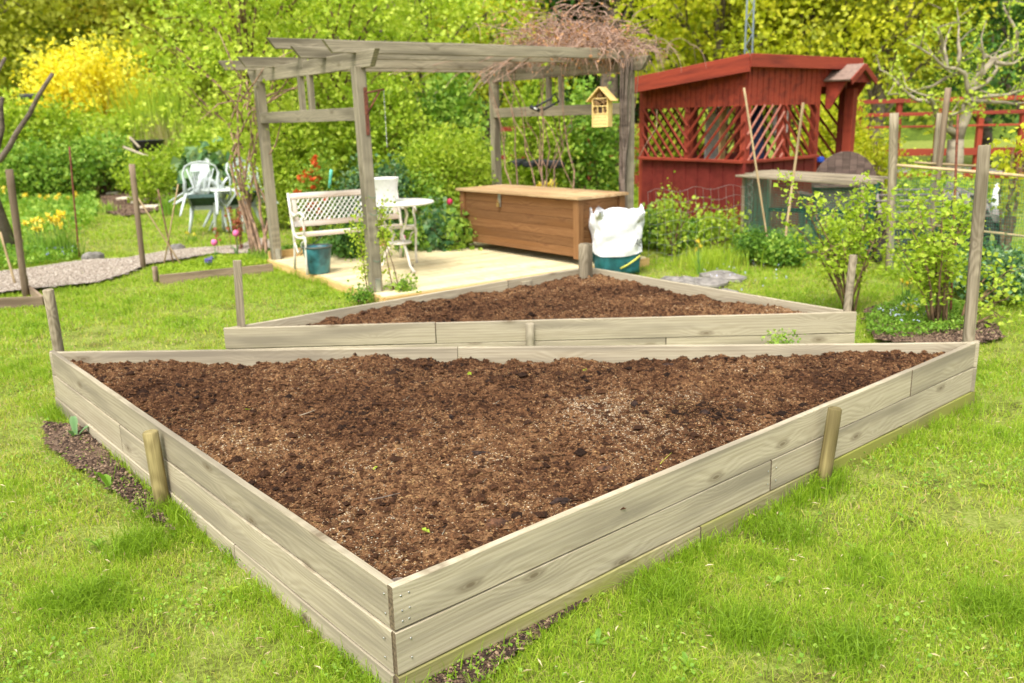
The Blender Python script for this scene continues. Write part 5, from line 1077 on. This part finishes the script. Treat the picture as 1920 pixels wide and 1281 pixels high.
BB('low lime green plant next to the black tub', 320, 268, 90, 22.5, L_bright, 3300, 0.069, name='low_plant', cat='plant')
BB('low bright green plant in front of the black tub', 268, 284, 120, 19.3, L_bright, 2750, 0.069, name='low_plant', cat='plant', tint0=.4)
BB('yellow green shrub between the rear left post and the bench', 535, 205, 125, 14.2, L_bright, 6500, .06, tint0=.75)
BB('leafy shrub seen through the left half of the pergola', 612, 200, 130, 14.6, L_bright, 6500, .065)
BB('tall shrub behind the round table', 728, 150, 140, 14.4, L_bright, 8500, .065, tint0=.5, stems=22)
BB('tall dense shrub left of the right pergola frame', 850, 130, 130, 15, L_green, 8000, .07, tint0=.62, stems=22)
BB('broad light green shrub behind the storage chest', 845, 240, 190, 12.6, L_bright, 11000, .05, tint0=.62, stems=30, z0=.15)
BB('light green shrub right behind the planter', 775, 272, 110, 12.3, L_bright, 5500, .045, tint0=.5, stems=20)
BB('small bushy plant behind the bistro table legs', 790, 330, 90, 11.9, L_green, 3000, .045, tint0=.5)
BB('fine leafed green plant behind the planter', 735, 300, 60, 12.0, L_blue, 2600, .05, tint0=.3, name='lavender', cat='plant')
BB('fine leafed green plant behind the bench back', 668, 312, 70, 11.9, L_blue, 2600, .05, tint0=.3, name='lavender', cat='plant')
BB('green shrub against the red hut', 790, 185, 90, 17.5, L_bright, 3200, .07)
az = BB('orange red flowering azalea behind the bench', 582, 288, 78, 12.4, L_green, 3200, .04, name='azalea', cat='shrub', tint0=.75, extra=lambda rt, P, cc: [leafobj('flower_cluster', cc[j]+rng.normal(0, .024, (10, 3))+np.array([0, -.14, .05]), .06, L_red, rt) for j in rng.choice(len(cc), 34)])
BB('shrub between the right pergola posts nearer the fence', 1010, 150, 120, 16.5, L_bright, 5000, .08)
BB('shrub behind the insect hotel', 1105, 150, 130, 16.8, L_green, 5000, .08, tint0=.6)
BB('low plant behind the chest at its left end', 905, 300, 70, 13, L_bright, 2400, .05, name='low_plant', cat='plant')
BB('peony like plant with blue green leaves beside the chest', 815, 402, 60, 10.95, L_blue, 900, .07, name='perennial', cat='plant', tint0=.4)
BB('leafy perennial left of the chest behind the deck curb', 845, 395, 34, 10.9, L_green, 500, .08, name='perennial', cat='plant', tint0=.7)
BB('dark leafed perennial under the bench', 640, 436, 70, 10.5, L_dark, 1300, .06, name='perennial', cat='plant', tint0=.7)
BB('small leafy plant between the table legs', 765, 425, 60, 10.9, L_green, 1000, .05, name='perennial', cat='plant')
BB('leafy plants crowded at the left wall of the summerhouse', 1222, 400, 50, 11.0, L_green, 1300, .06, name='perennial', cat='plant', tint0=.65)
BB('bushy green plant in front of the red wall', 1278, 425, 90, 10.9, L_green, 2200, .055, name='perennial', cat='plant', tint0=.6)
BB('raspberry shoots in front of the summerhouse corner', 1350, 392, 90, 10.7, L_bright, 1000, .045, name='raspberry', cat='plant', tint0=.55, stems=14)
BB('thin leafy shoots at the left side of the mesh cage', 1262, 345, 60, 10.3, L_bright, 900, .04, name='raspberry', cat='plant', stems=12)
BB('dense dark green tuft at the foot of the mesh cage', 1425, 442, 72, 9.7, L_green, 4200, .03, name='fennel', cat='plant', tint0=.25)
BB('second green tuft right of the dark one at the cage', 1478, 450, 70, 9.4, L_green, 3000, .035, name='fennel', cat='plant', tint0=.45)
BB('loose yellow green shrub right of the porch', 1650, 235, 90, 14.5, L_gold, 2000, .055, tint0=.6, stems=24)
BB('yellow green thicket seen through the summerhouse porch', 1565, 195, 130, 17, L_gold, 6500, .08, tint0=.65)
BB('shrub behind the left lattice of the summerhouse', 1270, 200, 150, 18, L_olive, 5000, .09)
BB('loose shrub behind the thick grey post', 1715, 300, 70, 12.5, L_bright, 1200, .045)
BB('green plants at the foot of the apple tree', 1800, 330, 130, 12, L_bright, 3200, .055)
BB('greyish green herb behind the right corner stake', 1890, 470, 130, 7.4, L_blue, 5200, .035, name='herb', cat='plant', tint0=.45)
BB('low green herb between the currant bushes and the netting', 1815, 480, 90, 7.9, L_green, 2600, .04, name='herb', cat='plant', tint0=.6)
BB('shrub with large yellow leaves at the right edge', 1912, 240, 62, 8.6, L_gold, 420, .055, name='yellow_shrub', cat='shrub', z0=.6, stems=10, tint0=.55, per=6)
BB('small leafy plant at the foot of the front left pergola post', 738, 528, 46, 8.2, L_green, 500, .03, name='perennial', cat='plant', tint0=.65)
BB('reddish green plant at the deck corner left of the post', 655, 548, 50, 7.95, L_green, 800, .022, name='perennial', cat='plant', tint0=.4)
BB('small green fern poking between the two raised beds', 1490, 620, 54, 5.55, L_green, 700, .018, name='fern', cat='plant', tint0=.7, stems=6)
def currant(bx, by, tips, label, lm, seed, spread=.07, per=34, leaf=.034):
    rr = random.Random(seed); b = G(bx, by); rt = root('currant_bush', label, 'bush', b, 'currant bushes beside the right stakes'); s = MB(); pts = []
    for (x, y, dy) in tips:
        t = D(x, y, b.y+dy); m = b.lerp(t, .5)+V(rr.uniform(-.03, .03), rr.uniform(-.03, .03), -.02)+V((t.x-b.x)*-.10, 0, .03); st = b+V(rr.uniform(-.05, .05), rr.uniform(-.04, .04), 0)
        q = [st, st.lerp(m, .5), m, m.lerp(t, .5)+V(0, 0, .02), t]; s.tube(q, [.011, .010, .008, .005, .002], 5)
        for k in range(5):
            a = m.lerp(t, k/5+.1) if k > 0 else st.lerp(m, .85); e = a+V(rr.uniform(-.14, .14), rr.uniform(-.14, .14), rr.uniform(.0, .16)); s.tube([a, a.lerp(e, .5)+V(0, 0, .015), e], [.004, .003, .0012], 4); pts += [a.lerp(e, .5), e, e]
    s.build('stems', M_stem, rt); C = np.repeat(np.array(pts), per//3, 0); cb = np.repeat(rng.normal(0, .14, len(pts)), per//3); C = C+rng.normal(0, spread*.62, C.shape); leafobj('leaves', C, leaf, lm, rt, .6+cb+rng.normal(0, .15, len(C)), flat=.8, asp=.5, fold=.16)
currant(1592, 588, [(1490, 350, 0), (1500, 430, .1), (1515, 380, -.1), (1545, 420, .2), (1560, 400, .25), (1590, 390, -.1), (1620, 370, .1), (1610, 345, .1), (1640, 360, -.1), (1650, 400, .2), (1670, 420, .1), (1600, 440, .3), (1580, 450, -.2), (1640, 450, -.15), (1540, 470, -.15)], 'leafy currant bush behind the right corner of the rear bed', L_bright, 1)
currant(1758, 615, [(1700, 410, 0), (1720, 375, .2), (1745, 400, 0), (1680, 450, .1), (1770, 350, .2), (1790, 400, -.1), (1800, 430, .1), (1770, 440, -.2), (1730, 470, -.1), (1700, 500, -.15), (1810, 370, .2), (1750, 500, .1), (1780, 490, .2)], 'leafy currant bush between the two corner stakes at the right', L_bright, 2)
currant(1800, 615, [(1870, 540, 0), (1890, 560, .1), (1850, 520, .2), (1900, 500, .2), (1880, 590, -.1), (1840, 470, .1)], 'thin sprawling currant bush just behind the tall right stake', L_bright, 3, per=12)
# apple tree drawn limb by limb
def apple():
    Y = 13.0; b = D(1790, 330, Y); b.z = 0; rt = root('apple_tree', 'spreading apple tree with pale bare limbs just coming into leaf', 'tree', b); s = MB(); tips = []
    def limb(pts, r0, r1, dy=0.0):
        q = [D(x, y, Y+dy*i/len(pts)) for i, (x, y) in enumerate(pts)]; n = len(q); out = []
        for i in range(n-1): out += [q[i], q[i].lerp(q[i+1], .5)+V(random.uniform(-.02, .02), 0, random.uniform(-.02, .02))]
        out.append(q[-1]); m = len(out); s.tube(out, [r0+(r1-r0)*k/(m-1) for k in range(m)], 7)
        for i in range(2, m): tips.append(out[i])
        return out
    s.tube([b, D(1790, 300, Y), D(1792, 262, Y)], [.15, .12, .11], 10)
    mains = [[(1795, 265), (1812, 215), (1815, 180), (1830, 150), (1860, 115), (1905, 95), (1908, 65), (1890, 30), (1880, 5)],
             [(1792, 262), (1782, 235), (1783, 215), (1800, 210), (1812, 210)], [(1794, 255), (1772, 240), (1755, 215), (1748, 190), (1735, 180), (1700, 165)],
             [(1815, 175), (1810, 140), (1790, 128), (1770, 125), (1750, 105), (1725, 90), (1695, 78)], [(1818, 172), (1850, 155), (1870, 130), (1862, 110), (1835, 90), (1800, 110)],
             [(1820, 188), (1860, 180), (1890, 178), (1925, 168), (1960, 150)], [(1820, 190), (1870, 192), (1900, 195), (1940, 190)], [(1748, 195), (1720, 188), (1690, 165), (1668, 140), (1650, 130)],
             [(1812, 136), (1790, 140), (1760, 155), (1735, 165), (1700, 178), (1665, 178)], [(1775, 128), (1770, 90), (1783, 50)], [(1797, 120), (1797, 80), (1798, 45)], [(1760, 110), (1768, 80), (1758, 52)], [(1835, 150), (1845, 110), (1840, 70)], [(1870, 118), (1900, 120), (1935, 100)], [(1812, 190), (1828, 205), (1830, 190), (1822, 175)]]
    for i, m in enumerate(mains):
        r0 = .085 if i == 0 else .06 if i in (2,) else .035; q = limb(m, r0, .010, random.uniform(-.6, .6))
        for k in range(2, len(q), 2):
            a = q[k]; e = a+V(random.uniform(-.3, .3), random.uniform(-.3, .3), random.uniform(-.05, .35)); s.tube([a, a.lerp(e, .5)+V(0, 0, .03), e], [.012, .008, .003], 4); tips.extend([a.lerp(e, .6), e, e])
    s.build('trunk', M_barklight, rt); C = np.repeat(np.array(tips), 6, 0)+rng.normal(0, .06, (len(tips)*6, 3)); leafobj('leaves', C, .05, L_bright, rt, .75+rng.normal(0, .18, len(C)))
apple()
def pruned():
    b = D(0, 320, 12.0); b.z = 0; rt = root('pruned_tree', 'old pruned fruit tree with a sawn bare branch at the left edge', 'tree', b); s = MB(); P = lambda x, y: D(x, y, 12.0)
    s.tube([b, P(-25, 330), P(-22, 305), P(0, 300), P(18, 275), P(32, 248), P(55, 215), P(72, 180), P(88, 155), P(99, 138)], [.08, .06, .050, .043, .038, .034, .031, .029, .027, .024], 9); s.build('trunk', M_bark, rt)
    s = MB(); s.tube([P(-22, 305), P(-4, 275), P(4, 240), P(2, 200), P(4, 182)], [.05, .04, .036, .03, .024], 8); s.build('branch', M_bark, rt); s = MB(); s.tube([P(-30, 300), P(-18, 200), P(-8, 140), P(10, 108)], [.05, .04, .03, .02], 8); s.build('branch', M_bark, rt)
pruned()
# reeds, grassy tufts
def tuft(name, label, px, py, n, r, h, w, mat, cat='grass tuft', t0=.5, lean=.35, Y=None):
    c = G(px, py) if Y is None else D(px, 230, Y); c.z = 0; rt_ = None; P = np.array(c)+rng.normal(size=(n, 3))*np.array([r, r, 0]); o = bladeobj(name, P, rng.uniform(.5, 1.1, n)*h, rng.uniform(.6, 1.3, n)*w, rng.uniform(.03, lean, n), mat, t0+rng.normal(0, .22, n)); return tag(o, label, cat)
tuft('reed_clump', 'clump of straw coloured reeds right of the forsythia', 285, 0, 1100, .62, 2.0, .028, L_reed, 'reeds', .55, .2, Y=24.5)
tuft('reed_clump', 'soft green tall stems above the reeds right of the forsythia', 290, 0, 1000, .6, 3.2, .035, L_bright, 'reeds', .45, .3, Y=25.5)
tuft('grass_tuft', 'bright green grass tuft by the rear left pergola post', 488, 492, 200, .08, .2, .008, L_green, t0=.7, lean=.8)
tuft('grass_tuft', 'long green grass tuft beyond the flat rocks', 1335, 500, 500, .16, .28, .009, L_bright, t0=.6, lean=.8)
tuft('iris_clump', 'upright iris leaves left of the tipped chairs', 318, 402, 90, .10, .45, .022, L_green, 'iris', .7, .3)
tuft('iris_clump', 'short iris leaves at the corner of the mulched bed', 205, 398, 60, .09, .25, .018, L_green, 'iris', .8, .6)
def daffs(px, py, nfl, label, r=.15, h=.36, blades=120, fy=None, mat=None, name='daffodil_clump', cat='daffodils', fl=.05, petals=None, Y=None):
    c = G(px, py) if Y is None else D(px, 240, Y); c.z = 0; rt = root(name, label, cat, c); P = np.array(c)+rng.normal(size=(blades, 3))*np.array([r*.5, r*.5, 0])
    bladeobj('leaves', P, rng.uniform(.6, 1.05, blades)*h*.9, rng.uniform(.010, .016, blades), rng.uniform(.05, .6, blades), mat or L_green, .6+rng.normal(0, .2, blades), rt)
    s = MB(); C = []; D_ = []
    for i in range(nfl):
        a = random.uniform(0, 6.28); q = c+V(math.cos(a), math.sin(a), 0)*random.uniform(.1, 1)*r; t = q+V(random.uniform(-.05, .05), random.uniform(-.05, .05), h*random.uniform(.85, 1.2)); s.tube([c.lerp(q, .6), q.lerp(t, .5)+V(0, 0, 0), t], .004, 4)
        f = V(random.uniform(-.7, .7), -1, .1).normalized(); sd_ = f.cross(up).normalized(); u2 = sd_.cross(f)
        for k in range(6): an = k*math.pi/3; dd = sd_*math.cos(an)+u2*math.sin(an)+f*.1; C.append(t+dd*fl*.55); D_.append(dd)
        for k in range(5): an = k*1.26; dd = f+(sd_*math.cos(an)+u2*math.sin(an))*.3; C.append(t+dd*.018); D_.append(dd)
    s.build('stems', M_plainstem, rt)
    for i in range(nfl): leafobj('flower', np.array([tuple(q) for q in C[i*11:i*11+11]]), fl, petals or L_daff, rt, rng.random(11), dirs=np.array([tuple(q) for q in D_[i*11:i*11+11]])*8, asp=.30)
    return rt
M_plainstem = plain('green_stem', (.12, .24, .04), .7)
daffs(118, 480, 12, 'big clump of yellow daffodils beside the gravel path', .22, .50, 170, fl=.062)
daffs(78, 478, 7, 'yellow daffodils left of the biggest clump', .18, .40, 60, fl=.055)
daffs(100, 400, 6, 'yellow daffodils in the middle of the green bed', .25, .32, 70, fl=.055); daffs(48, 390, 3, 'few yellow daffodils behind the left stake', .15, .30, 40, fl=.055); daffs(145, 398, 3, 'pale yellow daffodils right of the thin rusty cane', .12, .34, 50, fl=.055); daffs(10, 395, 3, 'yellow flowers at the very left edge of the bed', .10, .42, 30, fl=.06)
daffs(362, 452, 2, 'two small yellow flowers in the grass before the chairs', .06, .12, 30, fl=.035)
daffs(1060, 0, 15, 'yellow daffodils behind the lid of the chest', .38, .42, 160, Y=12.3, fl=.07); daffs(1025, 0, 8, 'taller yellow daffodils behind the chest further back', .25, .62, 90, Y=13.2, fl=.08); daffs(1118, 0, 3, 'two yellow daffodils near the right pergola post behind the chest', .15, .40, 40, Y=12.2, fl=.06)
daffs(1700, 575, 7, 'pale yellow cowslips between the currant bushes', .08, .22, 40, fl=.022, name='cowslip', cat='cowslips'); daffs(1698, 610, 5, 'small pale yellow cowslips low beside the mulch', .08, .14, 40, fl=.016, name='cowslip', cat='cowslips')
daffs(1311, 515, 4, 'single yellow flowering stem behind the flat rocks', .02, .30, 14, fl=.03, name='yellow_flower', cat='flower')
def tulip(px, py, h, label, petals, sc=1.0, Y=None):
    c = G(px, py) if Y is None else D(px, 240, Y); c.z = 0 if Y is None else 0; rt = root('tulip', label, 'tulip', c); s = MB(); t = c+V(.01, 0, h); s.tube([c, c.lerp(t, .5)+V(.008, 0, 0), t], .005*sc, 5); s.build('stem', M_plainstem, rt)
    n = 6; C = []; Dr = []
    for k in range(n): a = k*math.pi/3; q = V(math.cos(a), math.sin(a), 0); C.append(tuple(t+q*.022*sc+V(0, 0, .025*sc))); Dr.append(tuple(q*.25+up*1.0))
    s = MB(); s.lathe([(.004, 0), (.022*sc, .012*sc), (.030*sc, .032*sc), (.026*sc, .055*sc), (.012*sc, .066*sc)], t, 14); m_ = s.build('flower', petals, rt)
    bladeobj('leaves', np.array(c)+rng.normal(0, .01, (4, 3))*np.array([1, 1, 0]), np.full(4, h*.8), np.full(4, .03), rng.uniform(.3, .7, 4), L_blue, np.full(4, .6), rt)
PK = plain('pink_tulip', (.80, .16, .36), .5, noise=.08); CR = plain('crimson_tulip', (.55, .03, .10), .5, noise=.08)
tulip(404, 490, .19, 'pink tulip nearest the brown edging board', PK, 1.3); tulip(446, 486, .28, 'pink tulip by the stems of the left climber', PK, 1.35); tulip(602, 0, .46, 'pale pink tulip seen under the bench back rail', plain('pale_pink_tulip', (.80, .45, .45), .5), 1.1, Y=10.6); tulip(836, 0, .60, 'crimson tulip left of the chest', CR, 1.3, Y=11.0); tulip(742, 0, .26, 'pink tulip between the table legs', PK, 1.2, Y=10.3)
daffs(392, 505, 6, 'small purple hyacinth beside the brown edging board', .025, .11, 20, fl=.03, petals=L_purple, name='hyacinth', cat='hyacinth')
def spikes():
    c = G(430, 470); c.z = 0; rt = root('rusty_spikes', 'rust coloured upright shoots in front of the plastic chairs', 'plant', c); s = MB(); pts = []
    for i in range(11):
        q = c+V(random.uniform(-.24, .26), random.uniform(-.1, .1), 0); t = q+V(random.uniform(-.04, .04), 0, random.uniform(.3, .62)); s.tube([q, q.lerp(t, .5), t], .005, 4); pts += [q.lerp(t, k) for k in (.55, .7, .85, .95, 1)]
    s.build('stems', M_rust, rt); C = np.repeat(np.array(pts), 5, 0)+rng.normal(0, .016, (len(pts)*5, 3)); leafobj('leaves', C, .035, L_rusty, rt)
spikes()
# ground cover
patch('low_greens', 'low green herbs and leaves filling the left garden bed', [G(-60, 345), G(150, 335), G(185, 380), G(180, 425), G(150, 440), G(20, 440), G(-60, 440)], 14000, .085, .30, L_green, tint0=.62)
patch('low_greens', 'strawberry leaves along the far side of the gravel path at the left', [G(-40, 455), G(60, 452), G(155, 478), G(130, 492), G(20, 505), G(-40, 515)], 5200, .045, .22, L_green, tint0=.55)
patch('low_greens', 'low green plants at the back of the vegetable beds left of the pergola', [G(60, 330), G(180, 330), G(300, 310), G(420, 300), G(430, 322), G(320, 330), G(200, 340), G(60, 350)], 6500, .07, .35, L_bright)
patch('low_greens', 'low plants and clover between the gravel path and the edging board', [G(300, 505), G(400, 492), G(500, 480), G(505, 500), G(400, 512), G(300, 525)], 3200, .026, .10, L_bright, tint0=.6)
patch('low_greens', 'low perennials behind the back curb of the deck', [deck[0]+vv*-.03, deck[3]+vv*-.03, deck[3]-vv*.9, deck[0]-vv*.8], 3800, .05, .16, L_green, tint0=.6)
patch('low_greens', 'weedy growth under the red summerhouse walls', [G(1205, 420), G(1230, 400), G(1390, 425), G(1500, 470), G(1480, 490), G(1380, 470), G(1210, 455)], 6500, .04, .26, L_bright, tint0=.5)
patch('low_greens', 'forget me nots and weeds at the right of the rear bed', [G(1620, 600), G(1700, 560), G(1820, 580), G(1830, 625), G(1700, 640), G(1625, 632)], 6200, .02, .11, L_green, tint0=.6)
patch('low_greens', 'rough meadow growth under the netting at the right', [G(1640, 520), G(1700, 470), G(1950, 470), G(1960, 590), G(1860, 570), G(1720, 540)], 6500, .035, .16, L_bright, tint0=.45)
patch('low_greens', 'meadow growth behind the chest and pergola', [V(-3, 13, 0), V(5, 13.5, 0), V(6, 19, 0), V(-3, 19, 0)], 9000, .07, .22, L_bright, tint0=.5)
patch('low_greens', 'tangled low growth at the far left of the gardens', [V(-20, 25, 0), V(-4, 25, 0), V(-4, 34, 0), V(-22, 34, 0)], 16000, .16, .8, L_bright, tint0=.45)
def blues(poly, n, label, mat=L_purple, z=.12):
    xs = [p[0] for p in poly]; ys = [p[1] for p in poly]; X = rng.uniform(min(xs), max(xs), n); Y = rng.uniform(min(ys), max(ys), n); k = inpoly(X, Y, poly); X = X[k]; Y = Y[k]; X = np.repeat(X, 4); Y = np.repeat(Y, 4); n = len(X)
    tag(leafobj('blue_flowers', np.stack([X, Y, np.full(n, z)], 1)+rng.normal(0, .006, (n, 3)), .012, mat, None, .6+rng.random(n)*.4, flat=1.2, asp=.5), label, 'flowers', kind='stuff')
L_fmn = leafmat('forget_me_not', [(0, (.35, .40, .75)), (1, (.62, .68, .88))], .2)
blues([G(1640, 600), G(1700, 575), G(1780, 590), G(1740, 625), G(1650, 625)], 90, 'tiny pale blue forget me nots beside the mulch', L_fmn, .09); blues([G(1300, 490), G(1450, 490), G(1500, 560), G(1340, 560)], 50, 'scattered pale blue flowers in the lawn beyond the rear bed', L_fmn, .06)
blues([G(85, 480), G(150, 470), G(150, 495), G(90, 500)], 60, 'small blue grape hyacinths under the daffodils', L_purple, .13)
# a few broad weeds in the foreground
def weed(px, py, n, L, label, mat=L_green, up_=.35, wid=.20):
    """rosette of broad curved leaves, each a strip of eight quads folded along its midrib"""
    c = G(px, py); c.z = float(gz(np.array(c.x), np.array(c.y))); vs = []; fs = []; ts = []
    for i in range(n):
        a = i*6.28/n+random.uniform(-.4, .4); d = V(math.cos(a), math.sin(a), 0); sd_ = V(-d.y, d.x, 0); l = L*random.uniform(.65, 1.15); e = up_*random.uniform(.5, 1.5); b = len(vs); tn = .6+random.gauss(0, .12); m = 7
        for k in range(m+1):
            t = k/m; w = l*wid*(math.sin(math.pi*min(1, .08+t*.92))**.8)*(1+.12*math.sin(k*2.1+i)); x = l*t*(1-.15*e*t); z = l*(e*t-.55*e*t*t)+.012-.25*l*t*t*(e < .5)*.5; p = c+d*x+V(0, 0, z)
            vs += [tuple(p+sd_*w+V(0, 0, w*.35)), tuple(p), tuple(p-sd_*w+V(0, 0, w*.35))]; ts += [tn+.05, tn-.12, tn+.05]
        for k in range(m): q = b+k*3; fs += [(q, q+1, q+4, q+3), (q+1, q+2, q+5, q+4)]
    org = np.array(c); o = link(npmesh('weed', np.array(vs)-org, fs, ts, True), 'weed', mat, None, Matrix.Translation(c)); return tag(o, label, 'weed')
weed(206, 905, 3, .10, 'broad green dock leaf standing by the left boards', L_green, 2.4, .22); weed(140, 810, 3, .12, 'grey green leaf leaning on the left boards', L_blue, 1.8, .2); weed(1000, 1150, 9, .07, 'leafy weed at the foot of the right front boards'); weed(1640, 900, 9, .035, 'flat rosette weed in the lawn right of the outside stake'); weed(1060, 1120, 7, .045, 'small round leafed weed against the right front boards')
for i, (x, y) in enumerate(((1240, 1085), (1455, 1075), (1500, 1180), (1345, 1010), (1700, 960), (1120, 1190), (430, 1090), (180, 1010), (90, 930), (1850, 900), (1600, 1010), (1290, 1230), (1400, 960))):
    weed(x, y, random.randint(4, 7), random.uniform(.030, .055), 'small dandelion like weed scattered in the lawn', L_green if i % 3 else L_bright, random.uniform(.6, 1.2), .17).__setitem__('group', 'small weeds scattered in the lawn')
# ================================================================== WOOD BEHIND
tree('near hazel like tree with fresh bright leaves above the pergola left corner', 478, 14.2, 5.2, 3.4, L_bright, 9500, .07, z0=1.3, trunk_r=.07, lobes=13, tint0=0.8, group=None, bark=M_stem, name='young_tree')
tree('second fresh green tree rising behind the pergola middle', 640, 15.2, 5.0, 3.6, L_bright, 8500, .075, z0=1.7, trunk_r=.07, lobes=11, tint0=0.7, group=None, bark=M_stem, name='young_tree')
tree('bright leafed tree behind the long pergola rafters', 800, 17.5, 4.9, 4.0, L_bright, 8500, .085, z0=1.6, trunk_r=.09, lobes=11, tint0=0.7, name='young_tree', group=None)
tree('olive tinged tree left of the dark gap in the wood', 915, 22, 6.5, 3.4, L_gold, 11000, .12, z0=1.8, trunk_r=.12, tint0=0.6)
tree('olive green tree filling the top left corner', 60, 35.0, 11.7, 11.0, L_olive, 15000, 0.19, z0=1.8, lobes=12, trunk_r=.16, tint0=0.98)
tree('green tree directly behind the forsythia', 170, 38.0, 12.3, 7.4, L_green, 11000, 0.21, z0=2.0, tint0=0.8)
tree('amber coloured tree right of the green tree at the top left', 245, 36.0, 10.6, 5.2, L_amber, 9000, 0.19, z0=2.6, tint0=0.75)
tree('soft green tree behind the hazel like tree', 360, 34.0, 11.3, 7.6, L_olive, 10000, 0.20, z0=1.5, tint0=0.75)
tree('tree behind the left part of the pergola', 520, 34.0, 10.9, 7.9, L_bright, 11000, 0.19, z0=1.3, tint0=0.65)
tree('tree behind the pergola centre in the far row', 700, 35.0, 11.5, 7.8, L_bright, 11000, 0.21, z0=1.2, tint0=0.65)
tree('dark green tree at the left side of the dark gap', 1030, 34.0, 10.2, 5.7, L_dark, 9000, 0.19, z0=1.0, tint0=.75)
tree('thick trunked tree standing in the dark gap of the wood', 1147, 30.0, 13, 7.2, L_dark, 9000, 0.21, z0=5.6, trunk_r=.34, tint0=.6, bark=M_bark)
tree('golden green maple right of the dark gap', 1345, 24, 8.5, 4.8, L_gold, 17000, .13, z0=1.7, lobes=13, tint0=0.65)
tree('yellow green tree behind the mast', 1430, 26, 9, 5.5, L_gold, 13000, .14, z0=1.5, tint0=0.65)
tree('greyish green tree above the summerhouse roof', 1510, 24, 7, 4.6, L_olive, 10000, .12, z0=1.0, tint0=0.7)
tree('bright gold green tree right of the summerhouse', 1650, 23, 8.5, 5.2, L_gold, 17000, .12, z0=1.9, lobes=13, tint0=0.65)
tree('dark trunked tree behind the apple tree', 1850, 26, 10, 6.5, L_green, 12000, .14, z0=1.5, tint0=.35, trunk_r=.16)
tree('deep green tree at the top right corner', 1930, 22, 8, 4.5, L_dark, 9000, .12, z0=.8, tint0=.7)
tree('tree closing the view at the far left edge', -60, 32.0, 10.7, 6.7, L_olive, 9000, 0.19, z0=1.2, tint0=0.98)
tree('dark tree added left of the thick trunk with the shade of the gap painted into its leaves', 1085, 33, 8, 4.5, L_dark, 9000, .19, z0=.6, tint0=.15)  # added to darken the gap, low tint puts its shade into the crown
tree('dark tree added right of the thick trunk with the shade of the gap painted into its leaves', 1195, 34, 9, 4.5, L_dark, 9000, .19, z0=.6, tint0=.15)  # added on the other side, gap shade again put into the leaf tint
